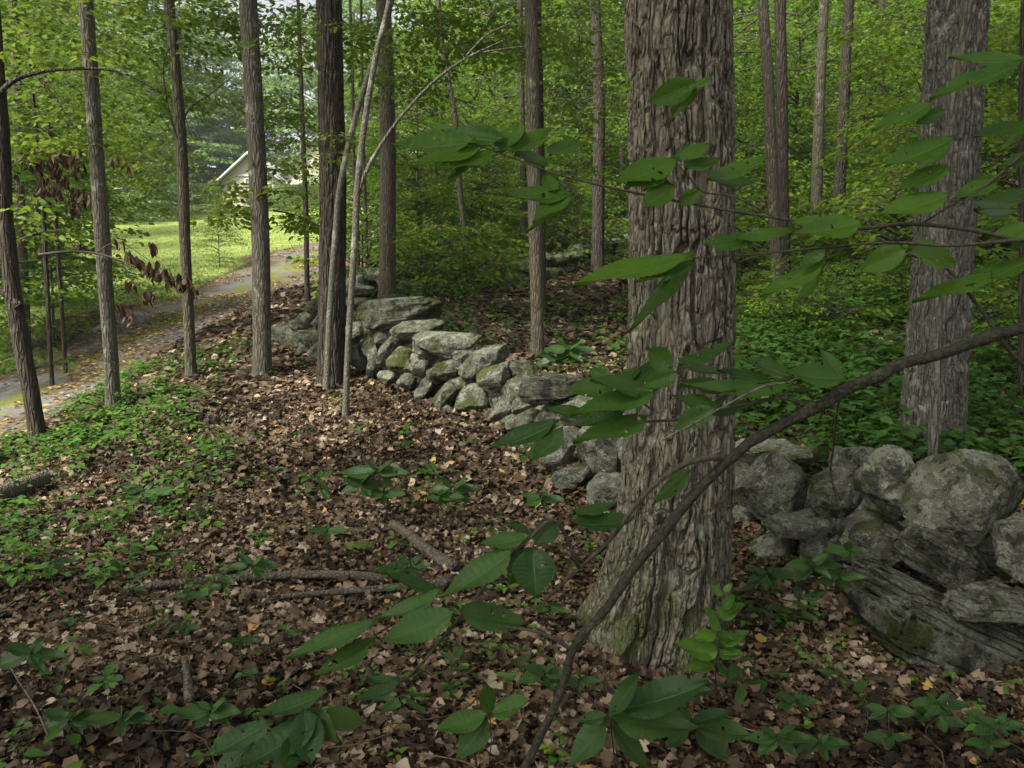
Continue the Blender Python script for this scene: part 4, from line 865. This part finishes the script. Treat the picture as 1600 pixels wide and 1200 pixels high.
# mossy stone in the leaves
b = hit(560, 862); p, f, _l = stone_shape(4, 900); m = MB(); m.add(p * V3(.10, .09, .05) + b + V3(0, 0, .02), f)
mm, t = mat('moss'); c = coords(t); finish(t, ramp(t, noise(t, c, 30, 6, .7), [(.3, (.03, .045, .010)), (.7, (.075, .095, .022))]), .95, noise(t, c, 90, 5), .01)
tag(m.build('stone', mm), 'small mossy green stone half buried near the forked branch', 'stone')

# ------------------------------------------------------------------ big near leaves
def leaf_grid(nu=41, nv=7, serr=.055, corr=.006, wshape=1.0, tip=.0):
    t = np.linspace(0, 1, nu); w = t ** (.62 * wshape) * np.clip(1 - t, 0, 1) ** (.95 + tip); w = np.maximum(w / w.max(), .015)
    s = np.linspace(-1, 1, nv); Vv, UV = [], []
    for i in range(nu):
        for j in range(nv):
            av = abs(s[j]); e = 1 + (serr * (1 if i % 2 else -1) if av > .99 else 0)
            z = .22 * av - .10 * av * av + corr * math.sin((t[i] * 11 - av * 2.6) * 2 * math.pi) * min(1, av * 2.5)
            Vv.append((t[i] + (.035 * av * av * (1 - t[i]) + (.016 if av > .99 and i % 2 else 0)) * (1 if 0 < i < nu - 1 else 0), w[i] * s[j] * e, z + .05 * math.sin(t[i] * 7 + s[j] * 2.5) * av)); UV.append((t[i], s[j]))
    idx = np.arange(nu * nv).reshape(nu, nv); F = np.stack([idx[:-1, :-1], idx[1:, :-1], idx[1:, 1:], idx[:-1, 1:]], -1).reshape(-1, 4)
    return np.array(Vv), F, np.array(UV)
BL = [leaf_grid(), leaf_grid(wshape=1.2, tip=.05), leaf_grid(wshape=.85, tip=.2, serr=.045)]
class LB(MB):
    def __init__(s): super().__init__(); s.uv = []
    def leaf(s, base, tip, up, width, k=0, curl=.25):
        tn = rnd.uniform(.15, .85)
        Vv, F, UV = BL[k % len(BL)]; d = tip - base; L = np.linalg.norm(d); d = d / L; sd = nrm(np.cross(up, d)); u = np.cross(d, sd)
        z = Vv[:, 2] * width - curl * L * (Vv[:, 0] ** 2 - Vv[:, 0]) * -1 * .5
        v = base + d * (Vv[:, 0] * L)[:, None] + sd * (Vv[:, 1] * width * .5)[:, None] + u * z[:, None]
        keep = np.ones(len(F), bool)
        if rnd.random() < .45:
            for _ in range(rnd.randint(1, 4)): q_ = rnd.randrange(12, len(F) - 30); keep[[q_, q_ + (6 if rnd.random() < .6 else 0)]] = False
        F = F[keep]; s.add(v, F, tn); s.uv.append(UV[F.ravel()])
    def build(s, *a, **k):
        o = super().build(*a, **k); me = o.data; lay = me.uv_layers.new(name='UVMap'); lay.data.foreach_set('uv', np.concatenate(s.uv).astype(np.float32).ravel()); return o
EYEV = V3(0, 0, EYE)
def near_leaf(lb, b, t, wpx, k=0, dtip=0.0, d=1.3, face=None, curl=.25):
    base = P(b[0], b[1], d); tip = P(t[0], t[1], d + dtip); L = np.linalg.norm(tip - base); wreal = wpx * .9 * d / FPX
    dv = nrm(tip - base); view = nrm(EYEV - base); n0 = nrm(view - dv * (view @ dv)); ratio = L * .46
    wt = max(wreal, min(ratio, wreal * 2.2)); ca = min(1, wreal / wt); ang = math.acos(ca); sd = np.cross(dv, n0)
    c1, c2 = n0 * ca + sd * math.sin(ang), n0 * ca - sd * math.sin(ang); n = c1 if c1[2] > c2[2] else c2
    lb.leaf(base, tip, n, wt, k, curl)
def twig(mb, pix, d, r0, r1, n=28, sides=8):
    pts = [P(p[0], p[1], p[2] if len(p) > 2 else d) for p in pix]; pth = smooth_path(pts, n); tube(mb, pth, np.linspace(r0, r1, n), sides)
D0 = 1.35
bsap = thing('sapling', 'bent foreground sapling bough with broad serrated leaves crossing before the big trunk', 'sapling', P(820, 1210, 1.25))
m = MB(); kk_ = D0 / FPX
pts = [(1640,497,1.55),(1600,511,1.52),(1530,530,1.5),(1450,556,1.48),(1390,578,1.45),(1330,601,1.42),(1265,640,1.40),(1200,678,1.38),(1150,708,1.36),(1100,752,1.34),(1040,825,1.32),(990,888,1.30),(945,950,1.28),(897,1012,1.26),(885,1050,1.26),(868,1100,1.25),(845,1150,1.25),(818,1205,1.24),(790,1260,1.23)]
pth = smooth_path([P(*q) for q in pts], 220); wpx = np.interp(np.linspace(0, 1, 220), [0, .3, .5, .65, .72, 1], [24, 23, 19, 16, 15, 15]); rr = wpx * .84 * 1.38 / FPX / 2
rr = rr * (1 + .10 * (fbm(np.stack([np.arange(220) * .12, np.zeros(220), np.zeros(220)], 1), 3, 4) - .5) + .16 * np.exp(-((np.arange(220)[:, None] - np.array([22, 51, 88, 121, 139, 168, 196])[None]) / 2.2) ** 2).sum(1))
pth[:, 2] += (fbm(np.stack([np.arange(220) * .09, np.zeros(220), np.ones(220)], 1), 3, 14) - .5) * .016; tube(m, pth, rr, 16, bark_disp(.0008, 60, 60, 7))
m.build('bough', M['branch'], bsap)
def twig_part(*a, **k): m_ = MB(); twig(m_, *a, **k); m_.build('twig', M['twig'], bsap)
twig_part([(1135,715,1.36),(1100,716),(1060,730),(1020,760),(985,800),(955,842),(905,888),(862,928),(848,945)], 1.33, .0062, .0022, 50)
twig_part([(905,888,1.33),(870,815,1.3),(830,838,1.28),(775,895),(710,975),(650,1045),(600,1085),(555,1112),(480,1115)], 1.27, .0036, .0014, 50)
twig_part([(893,1015,1.26),(862,996),(830,985),(795,980),(765,975)], 1.25, .0042, .0015)
twig_part([(1255,632,1.4),(1225,622),(1180,628),(1120,640),(1060,655),(985,660),(930,664),(880,664)], 1.38, .0042, .0014, 40)
twig_part([(1020,640,1.38),(990,622),(965,605),(955,600)], 1.38, .002, .0012)
twig_part([(1640,372,1.5),(1560,378),(1480,384),(1400,379),(1300,385),(1180,397),(1078,403)], 1.45, .0034, .0013, 40)
twig_part([(1620,590,1.6),(1575,545),(1530,480),(1490,430),(1465,412),(1420,398)], 1.55, .0048, .0024, 30)
twig_part([(1640,385,1.5),(1520,360),(1420,350),(1330,357),(1210,340),(1090,320),(990,301),(880,275),(810,250),(745,226)], 1.5, .0040, .0013, 60)
twig_part([(1210,340,1.5),(1150,308),(1100,300),(1075,275),(1055,252)], 1.5, .002, .0012)
twig_part([(1440,350,1.5),(1490,318),(1540,290),(1600,240),(1640,215)], 1.5, .002, .003)

m = MB(); twig(m, [(1230,598,1.36),(1190,605),(1140,630),(1090,658),(1030,690)], 1.33, .0022, .0016); m.build('leaf_stalk', M['bark_pale'], bsap)
UP = [((745,222),(612,230),34,.0,1.5),((790,222),(690,207),30,.05,1.5),((748,232),(640,264),22,-.1,1.5),((772,236),(680,266),22,-.1,1.5),((783,238),(812,196),34,.1,1.5),((800,240),(862,205),32,.1,1.5),((858,244),(905,222),28,.1,1.5),
 ((898,306),(790,308),26,.0,1.48),((885,305),(832,350),30,-.06,1.48),((868,300),(850,275),26,.05,1.48),((1088,128),(1013,160),42,0,1.42),((1075,140),(1110,122),14,.05,1.42),
 ((1056,250),(963,288),40,-.05,1.48),((1062,253),(1108,226),24,.05,1.48),((1068,262),(1126,250),24,.05,1.48),((1044,268),(975,296),30,-.05,1.48),((1052,290),(1003,326),36,-.05,1.46),((1105,282),(1198,248),28,.08,1.5),((1095,298),(1060,320),26,0,1.48),
 ((1083,400),(898,448),34,-.05,1.42),((1085,408),(990,442),20,-.1,1.44),((1100,384),(1182,372),32,.05,1.44),((1150,376),(1240,362),22,.05,1.46),((1345,348),(1240,368),40,0,1.45),((1300,345),(1235,350),18,0,1.47),
 ((1600,96),(1452,158),28,0,1.5),((1455,162),(1362,206),28,0,1.5),((1475,172),(1430,194),24,0,1.5),((1492,215),(1383,262),38,0,1.48),((1482,260),(1398,302),32,0,1.48),((1482,305),(1375,338),38,0,1.46),((1610,190),(1522,216),24,0,1.52),((1610,350),(1535,386),32,0,1.5),
 ((1415,388),(1342,424),44,0,1.45),((1418,384),(1490,412),42,.05,1.45),((1550,428),(1425,474),28,0,1.5),((1290,412),(1188,466),28,0,1.45),((1560,282),(1490,312),28,0,1.5),((1610,405),(1510,450),30,0,1.5),((1290,385),(1250,420),24,0,1.45),((1520,330),(1610,300),30,.1,1.5),((1640,240),(1560,262),26,0,1.5)]
MID = [((872,660),(768,702),32,0,1.36),((880,668),(832,722),36,-.05,1.35),((868,655),(828,690),22,0,1.38),((965,602),(884,612),36,0,1.38),((978,606),(1040,558),24,.05,1.4),((1022,612),(892,652),38,-.05,1.36),((958,600),(1002,575),20,.05,1.4),((1048,572),(1012,545),42,0,1.4),((1062,572),(1146,538),26,.05,1.4),
 ((1058,582),(1000,604),34,0,1.38),((1322,592),(1228,582),38,0,1.38),((1235,604),(1062,604),28,0,1.38),((1240,590),(1165,560),24,.05,1.4),((1118,636),(1052,672),38,0,1.36),((1012,652),(895,694),38,-.05,1.35),((980,640),(905,668),30,0,1.37),((1150,612),(1065,596),26,.05,1.38),((1205,600),(1120,580),22,.06,1.4),((1080,736),(1020,790),26,0,1.34),((930,652),(852,640),22,.03,1.4),((1100,650),(1190,630),22,.05,1.4)]
LOW = [((895,818),(990,812),34,.05,1.3),((872,815),(835,850),40,0,1.3),((900,805),(960,790),22,.08,1.32),((832,858),(838,936),78,-.08,1.26),((830,838),(748,852),28,0,1.28),((802,862),(690,936),48,-.04,1.26),((716,956),(818,976),52,.03,1.24),((712,956),(598,1004),58,-.03,1.23),((692,926),(588,970),28,0,1.26),((592,972),(448,1032),32,-.04,1.23),
 ((590,996),(494,1058),36,-.05,1.22),((626,1068),(552,1096),26,0,1.24),((512,1082),(398,1122),32,-.03,1.21),((500,1116),(570,1130),44,.03,1.2),((500,1120),(366,1204),56,-.06,1.18),((424,1128),(318,1186),36,-.04,1.19),((474,1108),(486,1196),62,-.06,1.18),((470,1150),(440,1215),50,-.08,1.17),((400,1150),(330,1215),36,0,1.18)]
for nm, L_, mt, c0 in (('upper_foliage', UP, 'big_leaf_light', .22), ('middle_foliage', MID, 'big_leaf', .25), ('lower_foliage', LOW, 'big_leaf_blue', .3)):
    lb = LB()
    for i, (b, t_, w, dt, d) in enumerate(L_):
        near_leaf(lb, b, t_, w, i, dt, d, curl=c0 * rnd.uniform(.3, 1.8))
        if rnd.random() < .55:                                # a second, smaller leaf of the same shoot
            a_ = math.radians(rnd.choice((-1, 1)) * rnd.uniform(16, 42)); vx, vy = (t_[0] - b[0]) * rnd.uniform(.55, .9), (t_[1] - b[1]) * rnd.uniform(.55, .9)
            near_leaf(lb, (b[0] + rnd.uniform(-4, 4), b[1] + rnd.uniform(-3, 3)), (b[0] + vx * math.cos(a_) - vy * math.sin(a_), b[1] + vx * math.sin(a_) + vy * math.cos(a_)), w * rnd.uniform(.55, .85), i + 1, dt + rnd.uniform(-.02, .08), d + rnd.uniform(.01, .05), curl=c0 * rnd.uniform(.3, 1.8))
    lb.build(nm, M[mt], bsap)
# dead vine tendril hanging from the bough to the boulders
m = MB(); twig(m, [(1318,604,1.42),(1308,640,2.2),(1302,700,3.2),(1298,735,3.5),(1305,770,3.6),(1315,800,3.8),(1310,830,3.9)], 3.7, .004, .006, 40); o = m.build('vine', M['bark_pale']); tag(o, 'thin pale dead vine stem hanging in front of the boulders', 'vine')

# seedlings: a stem and whorls of leaves, each a thing
def seedling(label, foot, leaves_px, d=None, wr=.45, mt='seed_leaf', group=None, stem_r=.0022, name='seedling', centre=None):
    b = hit(*foot); d = d or b[1]; root = thing(name, label, 'seedling', b, group); m = MB()
    lb = LB(); cs = []
    for i, (c, t_) in enumerate(leaves_px):
        dd = d * rnd.uniform(.975, 1.0); base = P(c[0], c[1], d * .99); tip = P(t_[0], t_[1], d * .99 + rnd.uniform(-.05, .02) * d * .4)
        L = np.linalg.norm(tip - base); dv = nrm(tip - base); view = nrm(EYEV - base); up = nrm(view * .75 + V3(0, 0, 1) + V3(rnd.uniform(-.2, .2), rnd.uniform(-.2, .2), 0)); lb.leaf(base, tip, up, max(L, .035) * wr * rnd.uniform(.85, 1.15), rnd.randrange(3), rnd.uniform(.1, .45)); cs.append(base)
    top = max(cs, key=lambda q: q[2]); mid = sum(cs) / len(cs)
    srt = sorted(cs, key=lambda q: q[2]); pth = smooth_path([b - V3(0, 0, .02), (b + srt[0]) / 2 + V3(.004, 0, 0), srt[0], top] if np.linalg.norm(top - srt[0]) > .02 else [b - V3(0, 0, .02), (b + top) / 2 + V3(.006, 0, 0), top], 14); tube(m, pth, np.linspace(stem_r, stem_r * .6, 14), 6)
    m.build('stem', M['twig'], root); lb.build('leaves', M[mt], root); return root
def whorl(cx, cy, r, n, sq=.45, rot=0):
    return [((cx, cy), (cx + r * rnd.uniform(.8, 1.15) * math.cos(rot + i * 6.283 / n), cy + r * rnd.uniform(.8, 1.15) * sq * math.sin(rot + i * 6.283 / n) + r * .1)) for i in range(n)]
seedling('four leaved dark seedling in front of the bent bough at bottom centre', (764,1190), [((765,1115),(758,1066)),((768,1115),(828,1096)),((762,1116),(680,1142)),((764,1120),(714,1190))], 1.9, .55, 'big_leaf')
seedling('large bright five leaved seedling at the bottom centre right', (960,1230), [((952,1117),(1000,1052)),((962,1110),(1108,1066)),((956,1120),(1090,1140)),((954,1122),(1008,1200)),((950,1122),(888,1200)),((948,1118),(898,1128))], 1.75, .44, 'seed_leaf')
seedling('broad leaved seedling beside the large five leaved one, on its right', (1110,1240), [((1082,1132),(1170,1150)),((1085,1134),(1136,1186)),((1078,1134),(1060,1100)),((1080,1130),(1140,1112)),((1075,1138),(1040,1170))], 1.8, .55, 'seed_leaf')
seedling('tall lobed seedling with reddish young top leaves before the big trunk', (1116,1088), [((1125,985),(1100,950)),((1130,950),(1150,930)),((1122,965),(1165,945)),((1120,990),(1085,1000)),((1120,985),(1145,1000)),((1124,1005),(1172,988)),((1120,1010),(1078,1035)),((1118,1020),(1050,1008)),((1120,1022),(1162,1022)),((1118,1040),(1070,1045)),((1118,1040),(1145,1060)),((1130,930),(1108,915)),((1130,925),(1145,912))], 2.95, .6, 'big_leaf_light')
SD = [('seedling cluster rising left of the big bent bough foot', (890,1085), whorl(850,1050,50,5) + whorl(905,1062,40,4), 2.35),
 ('low seedling by the right foot of the big trunk', (1090,1100), whorl(1082,1075,36,5), 2.75),
 ('leafy seedling at the lower right below the twigs', (1240,1110), whorl(1243,1092,40,5), 2.65),
 ('crowded seedling at the bottom edge, right of centre', (1240,1190), whorl(1215,1150,60,6) + whorl(1280,1160,50,5), 2.3),
 ('seedling of toothed leaflets in the lower right leaves, left of a similar one', (1395,1140), whorl(1388,1110,44,5) + whorl(1390,1150,40,4), 2.5),
 ('seedling of toothed leaflets below the layered slab', (1475,1130), whorl(1465,1098,48,6) + whorl(1440,1115,34,4), 2.6),
 ('small dark seedling at the bottom right corner', (1560,1160), whorl(1560,1130,50,5) + whorl(1545,1160,40,4), 2.45),
 ('drooping seedling leaves in front of the boulder gap', (1290,960), whorl(1270,880,55,6) + whorl(1310,900,42,5) + whorl(1325,860,36,4), 3.6),
 ('sprawling seedling on bare leaves at the right of the big trunk foot', (1205,925), whorl(1200,895,48,5), 3.7),
 ('five leaved seedling standing above the long fallen branch', (393,925), whorl(393,882,44,6), 4.2),
 ('leafy seedling behind the stout forked branch', (560,800), whorl(590,735,55,6) + whorl(565,755,44,5) + whorl(600,770,40,4), 5.2),
 ('seedling with spread leaves between wall and forked branch', (712,815), whorl(708,762,48,6) + whorl(690,775,34,4), 5.2),
 ('seedling beside the sloping end of the forked branch', (648,925), whorl(640,880,42,6) + whorl(615,890,30,4), 4.3),
 ('small three leaved seedling above the mossy stone', (520,862), whorl(512,828,32,4), 4.7),
 ('pale leaved seedling on the left bank', (230,830), whorl(225,768,44,5), 5.8),
 ('dark stemmed seedling at the lower left', (200,1190), whorl(165,1060,30,4) + whorl(190,1120,60,4), 2.6),
 ('slim seedling at left with two leaf tiers', (385,1090), whorl(375,1000,30,4) + whorl(378,1050,24,3), 3.1),
 ('spreading seedling at the left edge near the bottom', (60,1110), whorl(50,1020,70,5) + whorl(115,1120,55,5), 2.7),
 ('upright seedling left of the slim two tiered one', (298,1060), whorl(292,930,26,4) + whorl(290,980,24,4), 3.3),
 ('low trailing seedling in the leaves at bottom left', (330,1150), whorl(330,1110,56,6), 2.6),
 ('seedling in the shade before the low wall stones', (850,800), whorl(845,778,38,5), 5.0),
 ('clump of green shoots at the foot of the tan trunk', (880,585), whorl(890,545,40,6) + whorl(870,560,36,5) + whorl(905,565,30,5), 8.6)]
for lab, foot, lv, d in SD: seedling(lab, foot, lv, d, .5)
PRO = []
for k in range(5):
    g = np.random.default_rng(600 + k); lb = LB(); m = MB(); h = (.16, .24, .12, .30, .20)[k]; n_t = (1, 2, 1, 3, 2)[k]
    st = smooth_path([(0, 0, -.02), (g.uniform(-.02, .02), g.uniform(-.02, .02), h * .5), (g.uniform(-.05, .05), g.uniform(-.05, .05), h)], 12); tube(m, st, np.linspace(.0025, .0012, 12), 5)
    for tier in range(n_t):
        c = st[-1 - tier * 3]; nl = g.integers(3, 6); a0 = g.uniform(0, 6.28)
        for j in range(nl):
            an = a0 + j * 6.283 / nl + g.normal(0, .25); L = g.uniform(.06, .11) * (1 if tier == 0 else .8); d_ = V3(math.cos(an), math.sin(an), g.uniform(-.35, .25)); lb.leaf(c + d_ * .012, c + d_ * (L + .012), nrm(V3(g.normal(0, .25), g.normal(0, .25), 1)), L * g.uniform(.4, .55), j, g.uniform(.1, .6))
    o1 = m.build('stem', M['twig']); o2 = lb.build('leaves', M['seed_leaf']); PRO.append((o1.data, o2.data)); bpy.data.objects.remove(o1); bpy.data.objects.remove(o2)
SPX = [(150,860),(90,930),(260,905),(330,800),(420,770),(480,700),(360,720),(560,690),(620,720),(660,800),(740,720),(780,860),(450,1010),(250,1000),(210,960),(130,1000),(340,960),(530,1020),(620,990),(690,1080),(600,1150),(820,1130),(850,1010),(1180,1000),(1230,1000),(1300,1120),(1350,1170),(1450,1160),(1170,1130),(1030,1180),(1520,1175),(300,850),(60,870),(180,800),(500,800),(700,690),(830,750),(1190,960)]
for k, (px, py) in enumerate(SPX):
    r = thing('seedling', 'small green seedling standing in the brown leaf litter among others like it', 'seedling', hit(px + rnd.uniform(-9, 9), py + rnd.uniform(-9, 9)), 'small seedlings scattered over the litter')
    q_ = rnd.uniform(.75, 1.35); r.scale = (q_, q_, q_); r.rotation_euler = (rnd.uniform(-.15, .15), rnd.uniform(-.15, .15), rnd.uniform(0, 6.28))
    for me, nm in zip(PRO[k % 5], ('stem', 'leaves')):
        o = bpy.data.objects.new(nm, me); C.objects.link(o); o.parent = r
# the single yellow leaf
b = hit(418, 1078); lb = LB(); lb.leaf(b + V3(-.03, .01, .03), b + V3(.035, -.015, .035), nrm(V3(0, -.5, 1)), .05, 0); mm, t = mat('yellow_leaf'); c = coords(t)
finish(t, mixc(t, framp(t, noise(t, c, 60, 4), .4, .65), (.36, .19, .025), (.20, .085, .02)), .5, None, trans=.2, transcol=mixc(t, .0, (.36, .19, .03), (.3, .2, .02))); tag(lb.build('fallen_leaf', mm), 'single bright yellow leaf lying on the brown litter', 'leaf')
# dry stalks
m = MB(); twig(m, [(8,1030,2.75),(30,1065,2.7),(55,1105,2.65),(75,1150,2.62),(90,1195,2.6)], 2.6, .0035, .003); tag(m.build('dry_stalk', M['bark_pale']), 'thin pale dead stalk at the lower left corner', 'stalk')

# ------------------------------------------------------------------ the air: a thin haze round everything
m = MB(); box(m, (-420, -320, -14), (420, 620, 48)); hz = m.build('haze', bpy.data.materials.new('haze_air'), smooth=False); hm = hz.data.materials[0]; hm.use_nodes = True; t = hm.node_tree; t.nodes.clear()
pv = N(t, 'ShaderNodeVolumePrincipled'); pv.inputs['Color'].default_value = (.86, .92, .95, 1); pv.inputs['Density'].default_value = .0005
o = N(t, 'ShaderNodeOutputMaterial'); t.links.new(pv.outputs[0], o.inputs['Volume']); tag(hz, 'pale thin haze hanging over the field and the far trees', 'haze', kind='stuff')
